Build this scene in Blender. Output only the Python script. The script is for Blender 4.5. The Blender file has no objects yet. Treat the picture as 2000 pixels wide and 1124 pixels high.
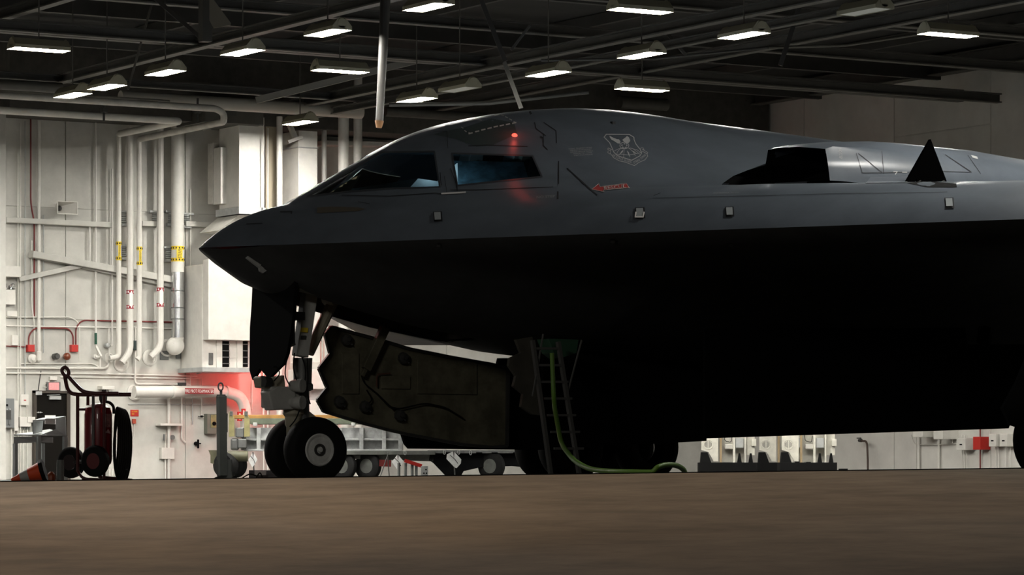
import bpy, bmesh, math, random
from mathutils import Vector as V, Matrix
from mathutils.bvhtree import BVHTree
from mathutils.geometry import tessellate_polygon
random.seed(4)
SC = bpy.context.scene
COL = SC.collection
# ---------------------------------------------------------------- camera
YAW = math.radians(31.0)
CAM = V((-19.17, -39.8, 0.10))
FWD = V((math.sin(YAW), math.cos(YAW), 0)); RGT = V((math.cos(YAW), -math.sin(YAW), 0)); UP = V((0, 0, 1))
FPX = 6600.0; HOR = 930.0
cd = bpy.data.cameras.new('camera'); cam = bpy.data.objects.new('camera', cd); COL.objects.link(cam)
cam.location = CAM; cam.rotation_euler = (math.pi/2, 0, -YAW)
cd.sensor_width = 36; cd.lens = 36*FPX/2000; cd.shift_y = (HOR-562)/2000
cd.clip_start = .5; cd.clip_end = 500
SC.camera = cam
# ---------------------------------------------------------------- view, world, lights
SC.view_settings.view_transform = 'Standard'; SC.view_settings.look = 'None'
SC.view_settings.gamma = 1; SC.view_settings.use_curve_mapping = False
SC.view_settings.exposure = 0.0
SC.cycles.use_denoising = True
SC.cycles.max_bounces = 6; SC.cycles.diffuse_bounces = 3; SC.cycles.glossy_bounces = 3
SC.cycles.transparent_max_bounces = 8; SC.cycles.caustics_reflective = False
w = bpy.data.worlds.new('night'); SC.world = w; w.use_nodes = True
w.node_tree.nodes['Background'].inputs[0].default_value = (0.55, 0.50, 0.48, 1)
w.node_tree.nodes['Background'].inputs[1].default_value = 0.010
FIX = 410.0          # strength of every glowing lens in the hangar
def area(name, loc, rot, sx, sy, power, color, label):
    l = bpy.data.lights.new(name, 'AREA'); l.shape = 'RECTANGLE'; l.size = sx; l.size_y = sy
    l.energy = power; l.color = color
    o = bpy.data.objects.new(name, l); o.location = loc; o.rotation_euler = rot; COL.objects.link(o); return o
# spot lamp aimed at a target point
def spot(name, loc, target, power, color, size, blend=.6, rad=.4):
    l = bpy.data.lights.new(name, 'SPOT'); l.energy = power; l.color = color; l.spot_size = math.radians(size)
    l.spot_blend = blend; l.shadow_soft_size = rad
    o = bpy.data.objects.new(name, l); o.location = loc
    o.rotation_euler = (V(target)-V(loc)).to_track_quat('-Z', 'Y').to_euler(); COL.objects.link(o); return o
# pavement floodlights with sharp cut-off, up under the edge of the hangar roof
for k in range(6):
    p = CAM + FWD*29 + RGT*(-15+6*k); q = CAM + FWD*29 + RGT*(-15+6*k)
    spot('apron_floodlight', (p.x, p.y, 12.0), (q.x, q.y, 0), 1120, (1.0, .77, .53), 80, .25, .3)
# ---------------------------------------------------------------- pixel helpers (2000 x 1124 frame) -> real points
def ray(px, py): return FWD + RGT*((px-1000)/FPX) + UP*((HOR-py)/FPX)
def onY(px, py, Y): d = ray(px, py); return CAM + d*((Y-CAM.y)/d.y)
def onX(px, py, X): d = ray(px, py); return CAM + d*((X-CAM.x)/d.x)
def onZ(px, py, Z): d = ray(px, py); return CAM + d*((Z-CAM.z)/d.z)
def atD(px, py, D): return CAM + ray(px, py)*D
def mpp(p): return (p-CAM).dot(FWD)/FPX            # metres per pixel at a point
# ---------------------------------------------------------------- materials
MATS = {}
def mat(name, col, rough=.6, metal=0, spec=.5, noise=0, nscale=4, emit=None, estr=0, bump=0, coat=0, stretch=None, col2=None):
    if name in MATS: return MATS[name]
    m = bpy.data.materials.new(name); m.use_nodes = True; nt = m.node_tree; b = nt.nodes['Principled BSDF']
    b.inputs['Base Color'].default_value = (*col, 1); b.inputs['Roughness'].default_value = rough
    b.inputs['Metallic'].default_value = metal; b.inputs['Specular IOR Level'].default_value = spec
    if coat: b.inputs['Coat Weight'].default_value = coat
    if noise or bump:
        tc = nt.nodes.new('ShaderNodeTexCoord'); mp = nt.nodes.new('ShaderNodeMapping')
        nt.links.new(tc.outputs['Object'], mp.inputs[0])
        if stretch: mp.inputs['Scale'].default_value = stretch
        n = nt.nodes.new('ShaderNodeTexNoise'); n.inputs['Scale'].default_value = nscale; n.inputs['Detail'].default_value = 6
        n.inputs['Roughness'].default_value = .65
        nt.links.new(mp.outputs[0], n.inputs['Vector'])
        if noise:
            r = nt.nodes.new('ShaderNodeValToRGB'); e = r.color_ramp.elements
            c2 = col2 or tuple(c*(1-noise) for c in col)
            e[0].position = .35; e[1].position = .65
            e[0].color = (*c2, 1); e[1].color = (*[min(1, c*(1+noise*.35)) for c in col], 1)
            nt.links.new(n.outputs['Fac'], r.inputs[0]); nt.links.new(r.outputs[0], b.inputs['Base Color'])
        if bump:
            bm_ = nt.nodes.new('ShaderNodeBump'); bm_.inputs['Strength'].default_value = bump; bm_.inputs['Distance'].default_value = .02
            nt.links.new(n.outputs['Fac'], bm_.inputs['Height']); nt.links.new(bm_.outputs[0], b.inputs['Normal'])
    if emit: b.inputs['Emission Color'].default_value = (*emit, 1); b.inputs['Emission Strength'].default_value = estr
    MATS[name] = m; return m
WALL = mat('painted_wall', (.55, .54, .495), .75, noise=.2, nscale=.9, bump=.05)
WALLP = mat('painted_wall_panel', (.60, .585, .54), .75, noise=.15, nscale=.6)
WHITE = mat('white_pipe_paint', (.68, .66, .61), .45, noise=.10, nscale=3)
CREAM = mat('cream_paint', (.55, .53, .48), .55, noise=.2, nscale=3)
GREY = mat('grey_enamel', (.22, .235, .235), .45, noise=.15)
LGREY = mat('light_grey_paint', (.42, .43, .42), .5, noise=.2, nscale=5)
MGREY = mat('mid_grey_metal', (.16, .165, .16), .5, metal=.4, noise=.2)
DGREY = mat('dark_grey_metal', (.045, .045, .042), .5, noise=.3)
BLACK = mat('black_rubber', (.008, .008, .008), .75, spec=.2)
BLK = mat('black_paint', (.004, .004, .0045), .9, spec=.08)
STEEL = mat('roof_steel', (.075, .072, .062), .6, noise=.25, nscale=2)
STEELD = mat('dark_roof_steel', (.05, .048, .043), .65, noise=.25, nscale=2)
ROOF = mat('roof_deck', (.03, .03, .028), .9, noise=.3, nscale=1)
ALU = mat('bright_aluminium', (.75, .76, .77), .22, metal=1, noise=.1)
RED = mat('red_paint', (.45, .018, .012), .45)
DRED = mat('dark_red_paint', (.16, .016, .014), .5, noise=.2)
MAROON = mat('maroon_tube_paint', (.07, .010, .010), .4)
ORANGE = mat('orange_plastic', (.85, .10, .03), .5)
YEL = mat('yellow_tape', (.80, .58, .03), .55)
OLIVE = mat('zinc_chromate_primer', (.30, .27, .12), .6, noise=.35, nscale=6)
DOLIVE = mat('olive_drab', (.085, .082, .045), .6, noise=.3, nscale=5)
GREEN = mat('green_hose', (.11, .23, .03), .5)
DGREEN = mat('green_tray', (.03, .09, .05), .6)
PRINT = mat('black_print', (.01, .01, .01), .7)
WPRINT = mat('white_print', (.85, .83, .80), .6)
RPRINT = mat('red_print', (.35, .02, .03), .6)
TAN = mat('bay_primer', (.155, .145, .10), .6, noise=.45, nscale=3, spec=.25)
BROWN = mat('door_brown', (.005, .004, .003), .7, spec=.1)
HOLE = mat('unlit_recess', (.006, .006, .006), .9, spec=.1)
# ---------------------------------------------------------------- mesh builder
def frames(pts):
    n = len(pts); T = []
    for i in range(n):
        a = pts[max(i-1, 0)]; b = pts[min(i+1, n-1)]; T.append((b-a).normalized())
    up = V((0, 0, 1)) if abs(T[0].z) < .9 else V((1, 0, 0))
    N = (up - T[0]*up.dot(T[0])).normalized(); out = []
    for t in T:
        N = (N - t*N.dot(t)).normalized(); out.append((t, N, t.cross(N)))
    return out
def rounded(pts, r, seg=5):
    pts = [V(p) for p in pts]; out = [pts[0]]
    for i in range(1, len(pts)-1):
        a, b, c = pts[i-1], pts[i], pts[i+1]
        l1 = (a-b).length; l2 = (c-b).length; rr = min(r, l1*.49, l2*.49)
        p = b+(a-b).normalized()*rr; q = b+(c-b).normalized()*rr
        for k in range(seg+1):
            t = k/seg; out.append(p*(1-t)**2 + b*2*t*(1-t) + q*t*t)
    out.append(pts[-1]); return out
class MB:
    def __init__(s): s.v = []; s.f = []
    def add(s, vs, fs):
        o = len(s.v); s.v += [V(v) for v in vs]; s.f += [tuple(i+o for i in f) for f in fs]; return s
    def box(s, c, size, rot=None):
        c = V(c); h = V(size)/2; M = rot or Matrix.Identity(3)
        vs = [c + M@V((x*h.x, y*h.y, z*h.z)) for x in (-1, 1) for y in (-1, 1) for z in (-1, 1)]
        return s.add(vs, [(0,1,3,2),(4,6,7,5),(0,4,5,1),(2,3,7,6),(0,2,6,4),(1,5,7,3)])
    def span(s, a, b):
        a = V(a); b = V(b); return s.box((a+b)/2, [max(abs(x), .002) for x in (b-a)])
    def bar(s, a, b, wd, hh, up=(0,0,1)):
        a = V(a); b = V(b); t = (b-a); L = t.length; t.normalize(); u = V(up)
        if abs(t.dot(u)) > .95: u = V((0,1,0))
        n = t.cross(u).normalized(); u = n.cross(t)
        return s.box((a+b)/2, (L, wd, hh), Matrix((t, n, u)).transposed())
    def tube(s, pts, r, n=10, caps=True, r2=None):
        pts = [V(p) for p in pts]; F = frames(pts); m = len(pts); vs = []
        for i, (p, (t, a, b)) in enumerate(zip(pts, F)):
            rr = r if r2 is None else r+(r2-r)*i/(m-1)
            vs += [p + (a*math.cos(2*math.pi*k/n)+b*math.sin(2*math.pi*k/n))*rr for k in range(n)]
        fs = [(i*n+k, i*n+(k+1)%n, (i+1)*n+(k+1)%n, (i+1)*n+k) for i in range(m-1) for k in range(n)]
        if caps: fs += [tuple(range(n))[::-1], tuple((m-1)*n+k for k in range(n))]
        return s.add(vs, fs)
    def lathe(s, c, axis, prof, n=32, ang0=0, caps=True):
        """prof: list of (distance along axis, radius)"""
        c = V(c); t = V(axis).normalized(); u = V((0,0,1)) if abs(t.z) < .9 else V((1,0,0))
        a = (u-t*u.dot(t)).normalized(); b = t.cross(a); m = len(prof); vs = []
        for (h, r) in prof:
            vs += [c+t*h+(a*math.cos(ang0+2*math.pi*k/n)+b*math.sin(ang0+2*math.pi*k/n))*r for k in range(n)]
        fs = [(i*n+k, i*n+(k+1)%n, (i+1)*n+(k+1)%n, (i+1)*n+k) for i in range(m-1) for k in range(n)]
        if caps and prof[0][1] > .001: fs.append(tuple(range(n))[::-1])
        if caps and prof[-1][1] > .001: fs.append(tuple((m-1)*n+k for k in range(n)))
        return s.add(vs, fs)
    def prism(s, pts, ext):
        pts = [V(p) for p in pts]; n = len(pts); e = V(ext)
        tr = tessellate_polygon([pts]); vs = pts+[p+e for p in pts]
        fs = [tuple(t) for t in tr]+[tuple(i+n for i in reversed(t)) for t in tr]
        fs += [(i, (i+1)%n, (i+1)%n+n, i+n) for i in range(n)]
        return s.add(vs, fs)
    def build(s, name, m, parent=None, smooth=False, origin=None, bevel=0, ang=35):
        me = bpy.data.meshes.new(name); org = V((0,0,0))
        if parent is not None: org = world_loc(parent)
        elif origin == 'base' and s.v:
            mn = [min(v[i] for v in s.v) for i in range(3)]; mx = [max(v[i] for v in s.v) for i in range(3)]
            org = V(((mn[0]+mx[0])/2, (mn[1]+mx[1])/2, mn[2]))
        me.from_pydata([tuple(v-org) for v in s.v], [], s.f)
        bm = bmesh.new(); bm.from_mesh(me); bmesh.ops.recalc_face_normals(bm, faces=bm.faces); bm.to_mesh(me); bm.free()
        me.materials.append(m)
        o = bpy.data.objects.new(name, me); COL.objects.link(o)
        if parent is not None: o.parent = parent
        else: o.location = org
        if smooth:
            me.polygons.foreach_set('use_smooth', [True]*len(me.polygons))
            try: me.set_sharp_from_angle(angle=math.radians(ang))
            except Exception: pass
        if bevel:
            md = o.modifiers.new('bevel', 'BEVEL'); md.width = bevel; md.segments = 2; md.limit_method = 'ANGLE'
        return o
def world_loc(o):
    l = V((0,0,0))
    while o is not None: l += o.location; o = o.parent
    return l
def tag(o, label, cat, group=None):
    o['label'] = label; o['category'] = cat
    if group: o['group'] = group
    return o
def thing(name, loc, label, cat, group=None):
    o = bpy.data.objects.new(name, None); o.location = loc; COL.objects.link(o); return tag(o, label, cat, group)
def struct(name, mb, m, **k):
    o = mb.build(name, m, **k); o['kind'] = 'structure'; return o
def copy_tree(o, parent=None):
    c = o.copy(); COL.objects.link(c)
    if parent is not None: c.parent = parent
    for ch in [x for x in COL.objects if x.parent == o]: copy_tree(ch, c)
    return c
def one(name, mb, m, label, cat, group=None, **k):
    o = mb.build(name, m, origin='base', **k); return tag(o, label, cat, group)
def text_mesh(txt, size=1.0, spacing=1.0, bold=0):
    """returns (verts 2D, faces) of a line of lettering, baseline at 0, centred in x"""
    cu = bpy.data.curves.new('lettering', 'FONT'); cu.body = txt; cu.size = size; cu.align_x = 'CENTER'
    cu.space_character = spacing; cu.resolution_u = 2; cu.offset = bold
    o = bpy.data.objects.new('lettering', cu); COL.objects.link(o)
    dg = bpy.context.evaluated_depsgraph_get(); me = o.evaluated_get(dg).to_mesh()
    vs = [tuple(v.co) for v in me.vertices]; fs = [tuple(p.vertices) for p in me.polygons]
    o.evaluated_get(dg).to_mesh_clear(); bpy.data.objects.remove(o); bpy.data.curves.remove(cu)
    return vs, fs
def text_on(txt, c, xdir, ydir, wd, hh, name, m, parent, lift=(0,0,0)):
    """lettering stretched to a width and height, centred at c"""
    vs, fs = text_mesh(txt)
    x0 = min(v[0] for v in vs); x1 = max(v[0] for v in vs); y0 = min(v[1] for v in vs); y1 = max(v[1] for v in vs)
    X = V(xdir).normalized(); Y = V(ydir).normalized(); c = V(c)+V(lift)
    mb = MB(); mb.add([c+X*((v[0]-(x0+x1)/2)/(x1-x0)*wd)+Y*((v[1]-(y0+y1)/2)/(y1-y0)*hh) for v in vs], fs)
    return mb.build(name, m, parent)
# ================================================================ the hangar shell
YW = 36.2; XR = 33.7; XL = -4.0; YF = -30.0; ZR = 10.6
# apron: rises gently to a ridge in front of the hangar floor
RID = 35.0
g = MB(); N1 = 40; M1 = 12
def ridge_z(px):  return CAM.z + (HOR-(942-26*px/2000.0))/FPX*RID
vs = []
for j in range(M1+1):
    t = j/M1; D = 3+(RID-3)*t
    for i in range(N1+1):
        px = -3000+8000*i/N1; zr = ridge_z(max(min(px, 3200), -1200))
        p = CAM+FWD*D+RGT*((px-1000)/FPX*RID)
        vs.append(V((p.x, p.y, zr-1.75*(1-t)**1.0*(RID-3)/RID)))
g.add(vs, [(j*(N1+1)+i, j*(N1+1)+i+1, (j+1)*(N1+1)+i+1, (j+1)*(N1+1)+i) for j in range(M1) for i in range(N1)])
APR = mat('brown_lit_concrete_apron', (.27, .205, .145), .9, noise=.28, nscale=1.3, stretch=(1.0, 1.0, 1), spec=.2)
struct('floor', g, APR, smooth=True).name = 'floor'
# black strip on the far side of the ridge
g = MB(); vs = []
for i in range(N1+1):
    px = -3000+8000*i/N1; zr = ridge_z(max(min(px, 3200), -1200)); p = CAM+FWD*RID+RGT*((px-1000)/FPX*RID); q = p+FWD*1.2
    vs += [V((p.x, p.y, zr)), V((p.x, p.y, zr+.011)), V((q.x, q.y, zr+.006)), V((q.x+FWD.x, q.y+FWD.y, 0.0))]
g.add(vs, [(i*4+k, i*4+4+k, i*4+5+k, i*4+1+k) for i in range(N1) for k in range(3)])
struct('trim_1', g, BLK)
HF = mat('hangar_floor_dark', (.09, .087, .08), .7, noise=.3, nscale=1)
rl = lambda px, D: CAM+FWD*D+RGT*((px-1000)/FPX*RID)
P_ = [rl(-3000, RID+2), rl(5000, RID+2), V((XR+.2, -24, 0)), V((XR+.2, YW+.2, 0)), V((XL-12, YW+.2, 0))]
f = struct('floor_1', MB().prism([V((p.x, p.y, -.06)) for p in P_], (0, 0, .06)), HF); f.name = 'floor.001'
# roof deck
r = struct('ceiling', MB().span((XL, YF, ZR), (XR+.2, YW+.2, ZR+.2)), ROOF)
# walls
struct('wall_back', MB().span((XL, YW, 0), (XR+.2, YW+.2, ZR)), WALL)
wr = struct('wall_right', MB().span((XR, YF, 0), (XR+.2, YW, ZR)), WALLP)
wl = struct('wall_front', MB().span((XL+3, YF-.2, 0), (XR+.2, YF, ZR)), WALL)
# precast panels of the right wall (recessed joints)
Ztop = 10.5
def rwz(px, py): return onX(px, py, XR)
ycuts = [YF, -22, -14, -6.6] + [rwz(p, 300).y for p in (2330, 2120, 1937, 1748, 1572)] + [YW]
ycuts = sorted(ycuts); cl = MB()
for k in range(len(ycuts)-1):
    a, b = ycuts[k], ycuts[k+1]
    zs = [0, 3.2, 6.3, 8.75, ZR] if k % 2 == 0 else [0, 4.3, 7.6, ZR]
    if k == len(ycuts)-2: zs = [0, 4.8, ZR]
    for q in range(len(zs)-1):
        MB().span((XR-.03, a+.012, zs[q]+.012), (XR, b-.012, zs[q+1]-.012)).build('wall_panel', WALLP, wr, bevel=.004)
# back wall panels seams: vertical battens of recessed shadow via thin proud panels
wb = bpy.data.objects['wall_back']
xs = [XL, 2.0, 7.0, onY(8, 600, YW).x, onY(127, 600, YW).x, onY(135, 600, YW).x+3.1, onY(135, 600, YW).x+6.4, 24.5, 28.0, 31.0, XR]
for k in range(len(xs)-1):
    for (z0, z1) in ((0, 3.9), (3.9, 6.6), (6.6, ZR)):
        MB().span((xs[k]+.01, YW-.03, z0+.01), (xs[k+1]-.01, YW, z1-.01)).build('wall_panel', WALL, wb, bevel=.004)
YB = YW-.03
# ---------------------------------------------------------------- light fixtures
LENS = mat('glowing_lens', (.9, .9, .9), .4, emit=(1.0, .97, .90), estr=FIX)
OFFL = mat('dead_lens', (.55, .53, .45), .4)
HOOD = mat('fixture_hood', (.30, .28, .20), .6)
ZL = 8.2
def fixture(px, py, along, label, lit=True, z=ZL):
    c = onZ(px, py, z); L, W_ = 1.08, .34
    sx, sy = (L, W_) if along == 'x' else (W_, L)
    t = thing('light_fixture', (c.x, c.y, z), label, 'ceiling light', 'strip lights hung under the hangar roof')
    h = MB(); a, b = sx/2+.03, sy/2+.03; a2, b2 = (sx/2+.02, .09) if along == 'x' else (.09, sy/2+.02)
    bot = [(-a,-b,.0),(a,-b,.0),(a,b,.0),(-a,b,.0)]; mid = [(-a,-b,.07),(a,-b,.07),(a,b,.07),(-a,b,.07)]; top = [(-a2,-b2,.20),(a2,-b2,.20),(a2,b2,.20),(-a2,b2,.20)]
    h.add([V(c)+V(p) for p in bot+mid+top], [(0,1,5,4),(1,2,6,5),(2,3,7,6),(3,0,4,7),(4,5,9,8),(5,6,10,9),(6,7,11,10),(7,4,8,11),(8,9,10,11)])
    h.build('hood', HOOD, t)
    MB().box((c.x, c.y, z+.015), (sx, sy, .012)).build('lens', LENS if lit else OFFL, t)
    for s in (-1, 1):
        e = MB()
        q = V((c.x+(s*sx*.5 if along == 'x' else 0), c.y+(s*sy*.5 if along == 'y' else 0), z+.12))
        e.lathe(q, (1,0,0) if along == 'x' else (0,1,0), [(-.03, .09), (0, .12), (.03, .09)], 12)
        e.build('end_cap', HOOD, t, smooth=True)
    MB().bar((c.x, c.y, z+.2), (c.x, c.y, ZR), .02, .02, up=(1,0,0)).build('hanger', STEEL, t)
    return t
ROWX = 'ceiling strip light seen lengthwise, '
LTS = [
 (837, 15, 'y', 'lit slanting strip light at the top edge, right of the thick hanging post'),
 (640, 65, 'y', 'lit slanting strip light left of the thick hanging post'),
 (474, 103, 'y', 'lit slanting strip light below the long sloping roof beam, beside the gusset plate'),
 (323, 143, 'y', 'lit slanting strip light third from the left in its sloping row'),
 (209, 171, 'y', 'lit slanting strip light, right one of the close pair at the left'),
 (142, 187, 'y', 'lit slanting strip light, left one of the close pair just above the white pipes'),
 (1453, 70, 'y', 'lit slanting strip light beside the short diagonal brace at upper right'),
 (1253, 109, 'y', 'lit slanting strip light over the middle of the aircraft, above two others'),
 (1071, 145, 'y', 'lit slanting strip light above the cockpit roof, right of the long diagonal brace'),
 (814, 196, 'y', 'lit slanting strip light just right of the rusty foot of the hanging post'),
 (586, 241, 'y', 'lit slanting strip light in front of the brightly lit columns'),
 (76, 98, 'x', 'lit level strip light at the far left'),
 (664, 140, 'x', 'lit level strip light left of the hanging post'),
 (1250, 22, 'x', 'lit level strip light at the top edge over the aircraft'),
 (1254, 176, 'x', 'lit level strip light lowest over the aircraft spine'),
 (1852, 69, 'x', 'lit level strip light at upper right under the roof edge beam'),
]
for px, py, al, lab in LTS: fixture(px, py, al, lab, z=8.50 if px == 586 else ZL)
fixture(1690, 24, 'y', 'unlit strip light with yellowed lens at the top right', lit=False)
fixture(898, 176, 'y', 'unlit yellowish strip light right of the lit one by the post foot', lit=False)
# unseen fixtures added outside the frame to light the floor, walls and aircraft
for (x, y) in ((-1, 13), (2, 18), (1, 23), (4, 27), (3, 33), (7, 33), (-2, 24), (12, 8), (18, 2), (24, 8), (27, 14), (29, 4), (24, 28), (14, 18), (30, -3), (30, 20), (9, -8), (25, -10)):
    c = V((x, y, ZL)); d = c-CAM; D = d.dot(FWD)
    px = 1000+FPX*d.dot(RGT)/D; py = HOR-FPX*d.z/D
    if -80 < px < 2080 and py > -40: continue
    fixture(px, py, 'x' if (x+y) % 2 else 'y', 'added strip light beyond the edge of the picture')
# ================================================================ the aircraft
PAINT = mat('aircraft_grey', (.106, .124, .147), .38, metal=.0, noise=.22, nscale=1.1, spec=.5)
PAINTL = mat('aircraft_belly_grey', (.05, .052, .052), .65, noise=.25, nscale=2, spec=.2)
PAINT2 = mat('aircraft_edge_tape', (.055, .062, .070), .38, metal=.2)
PAINTB = mat('aircraft_light_patch', (.17, .19, .22), .32, metal=.2)
SWEEP = .649; ZLE = 3.07
def lerp(T, x):
    if x <= T[0][0]: return T[0][1]
    for (a, p), (b, q) in zip(T, T[1:]):
        if x <= b: t = (x-a)/(b-a); return p+(q-p)*t
    return T[-1][1]
def smooth_lerp(T, x):          # Catmull-Rom through the table
    if x <= T[0][0]: return T[0][1]
    if x >= T[-1][0]: return T[-1][1]
    for i in range(len(T)-1):
        if x <= T[i+1][0]:
            x0, y0 = T[i]; x1, y1 = T[i+1]
            m0 = (T[i+1][1]-T[i-1][1])/(T[i+1][0]-T[i-1][0]) if i else (y1-y0)/(x1-x0)
            m1 = (T[i+2][1]-T[i][1])/(T[i+2][0]-T[i][0]) if i+2 < len(T) else (y1-y0)/(x1-x0)
            h = x1-x0; t = (x-x0)/h
            return (2*t**3-3*t*t+1)*y0+(t**3-2*t*t+t)*h*m0+(-2*t**3+3*t*t)*y1+(t**3-t*t)*h*m1
SPINE = [(0, 3.07), (.3, 3.28), (.6, 3.43), (.97, 3.55), (1.27, 3.68), (1.56, 3.85), (2.35, 4.29), (3.13, 4.69), (3.69, 4.89), (4.41, 5.05), (4.99, 5.13), (5.6, 5.18), (6.42, 5.17),
         (7.28, 5.10), (8.42, 5.03), (9.6, 4.95), (10.4, 4.90), (12.5, 4.8), (15, 4.45), (18, 3.9), (21, 3.15)]
HW = [(0, .5), (1, .62), (2, 1.25), (3, 1.66), (4, 1.85), (5, 1.95), (7, 2.15), (10, 2.5), (14, 2.6), (21, 2.2)]
TE = [(0, 21.0), (4.6, 18.1), (8.4, 20.4), (13.2, 13.6), (24.6, 20.6), (26.2, 17.6)]
BEL = [(0, ZLE), (.35, 2.83), (.77, 2.60), (1.5, 2.38), (2.8, 2.10), (4.8, 1.80), (7, 1.62), (12, 1.55), (16, 1.75), (21, 2.9)]
def le(y): return SWEEP*(math.sqrt(y*y+.004)-.063)
def te(y): return lerp(TE, abs(y))
def base_up(x, y):
    d = max(0, x-le(y))*.839; c = te(y)-le(y); s = min(1, max(0, (x-le(y))/c))
    H = lerp([(0, .80), (5, .76), (8, .66), (13, .50), (26.2, .16)], abs(y))
    zf = ZLE+H*(1-math.exp(-d/.72)); zt = ZLE-.02
    k = max(0, (s-.35)/.65); return zf+(zt-zf)*k**2.2
def zup(x, y):
    b = base_up(x, y); b0 = base_up(x, 0); h = max(0, smooth_lerp(SPINE, x)-b0)
    w_ = lerp(HW, x); n = lerp([(0, 2.2), (2, 2.3), (4, 2.9), (8, 2.7), (21, 2.2)], x)
    return b+h*math.exp(-(abs(y)/w_)**n*.9)
def zlo(x, y):
    d = max(0, x-le(y))*.839; c = te(y)-le(y); s = min(1, max(0, (x-le(y))/c))
    H = lerp([(0, .30), (8, .28), (13, .22), (26.2, .06)], abs(y)); zf = ZLE-H*(1-math.exp(-d/.5))
    k = max(0, (s-.3)/.7); zf = zf+(ZLE-.05-zf)*k**2
    b0 = ZLE-.30*(1-math.exp(-x*.839/.5)); h = max(0, b0-lerp(BEL, x))
    wv = lerp([(0, .35), (1, .8), (2, 1.45), (5, 3.0), (8, 3.6), (21, 3.4)], x)
    e = math.exp(-(abs(y)/wv)**3)
    return zf-h*e
ys = []
y = 0
while y < 26.2: ys.append(y); y += .055 if y < 3.2 else (.10 if y < 7 else .5)
ys.append(26.2); ys = [-v for v in ys[::-1] if v > 0]+ys
NS = 250; ss = [(i/NS)**1.5 for i in range(NS+1)]
BAY = (1.15, 3.9, .52)
def surf(fn, cut=None):
    mb = MB(); vs = []; m = NS+1
    for y in ys:
        a, b = le(y), te(y)
        vs += [V((a+(b-a)*s, y, fn(a+(b-a)*s, y))) for s in ss]
    fs = []
    for j in range(len(ys)-1):
        for i in range(NS):
            if cut:
                c = (vs[j*m+i]+vs[(j+1)*m+i+1])/2
                if cut(c): continue
            fs.append((j*m+i, j*m+i+1, (j+1)*m+i+1, (j+1)*m+i))
    mb.v = vs; mb.f = fs; return mb
up = surf(zup)
BV = BVHTree.FromPolygons([tuple(v) for v in up.v], up.f)
lo = surf(zlo, cut=lambda c: BAY[0] < c.x < BAY[1] and abs(c.y) < BAY[2])
BVL = BVHTree.FromPolygons([tuple(v) for v in lo.v], lo.f)
ac = thing('stealth_bomber', (10, 0, 0), 'dark grey flying-wing bomber parked nose left inside the hangar', 'aircraft')
# --- window openings are cut exactly along these outlines (near side), and mirrored on the far side
WIN1 = [(601, 384), (743, 298), (848, 296.5), (859, 366), (760, 369), (690, 374)]
WIN2 = [(883, 300), (1040, 305), (1058, 346), (893, 363)]
def hit(px, py, off=0, bv=None):
    d = ray(px, py).normalized(); bv = bv or BV; l, n, i, dist = bv.ray_cast(CAM, d)
    if l is None: return None
    if n.dot(d) > 0: n = -n
    return l+n*off
hull = up.build('upper_skin', PAINT, ac, smooth=True, ang=60); bmh = bmesh.new(); bmh.from_mesh(hull.data)
def inside(poly, x, y):
    c = False; n = len(poly)
    for i in range(n):
        (x1, y1), (x2, y2) = poly[i], poly[(i+1) % n]
        if (y1 > y) != (y2 > y) and x < (x2-x1)*(y-y1)/(y2-y1)+x1: c = not c
    return c
def toPix(p):
    d = p-CAM; D = d.dot(FWD); return 1000+FPX*d.dot(RGT)/D, HOR-FPX*d.z/D
AC0 = V((10, 0, 0))
for poly in (WIN1, WIN2):
    P3 = [hit(*p) for p in poly]; mnx = min(p.x for p in P3)-.15; mxx = max(p.x for p in P3)+.15
    for mir in (1, -1):
        C = V((CAM.x, CAM.y*mir, CAM.z))
        for i in range(len(poly)):
            d1 = ray(*poly[i]); d2 = ray(*poly[(i+1) % len(poly)]); d1.y *= mir; d2.y *= mir
            n = d1.cross(d2)
            fs = [f for f in bmh.faces if mnx < f.calc_center_median().x+10 < mxx and .2 < -mir*f.calc_center_median().y < 2.6]
            geo = fs+list({e for f in fs for e in f.edges})+list({v for f in fs for v in f.verts})
            bmesh.ops.bisect_plane(bmh, geom=geo, plane_co=C-AC0, plane_no=n, dist=1e-5)
        kill = []
        for f in bmh.faces:
            c = f.calc_center_median()+AC0
            if mnx < c.x < mxx and .2 < -mir*c.y < 2.6:
                if inside(poly, *toPix(V((c.x, c.y*mir, c.z)))): kill.append(f)
        bmesh.ops.delete(bmh, geom=kill, context='FACES')
bmh.to_mesh(hull.data); bmh.free()
hull.data.polygons.foreach_set('use_smooth', [True]*len(hull.data.polygons))
lo.build('lower_skin', PAINTL, ac, smooth=True, ang=60)
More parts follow.
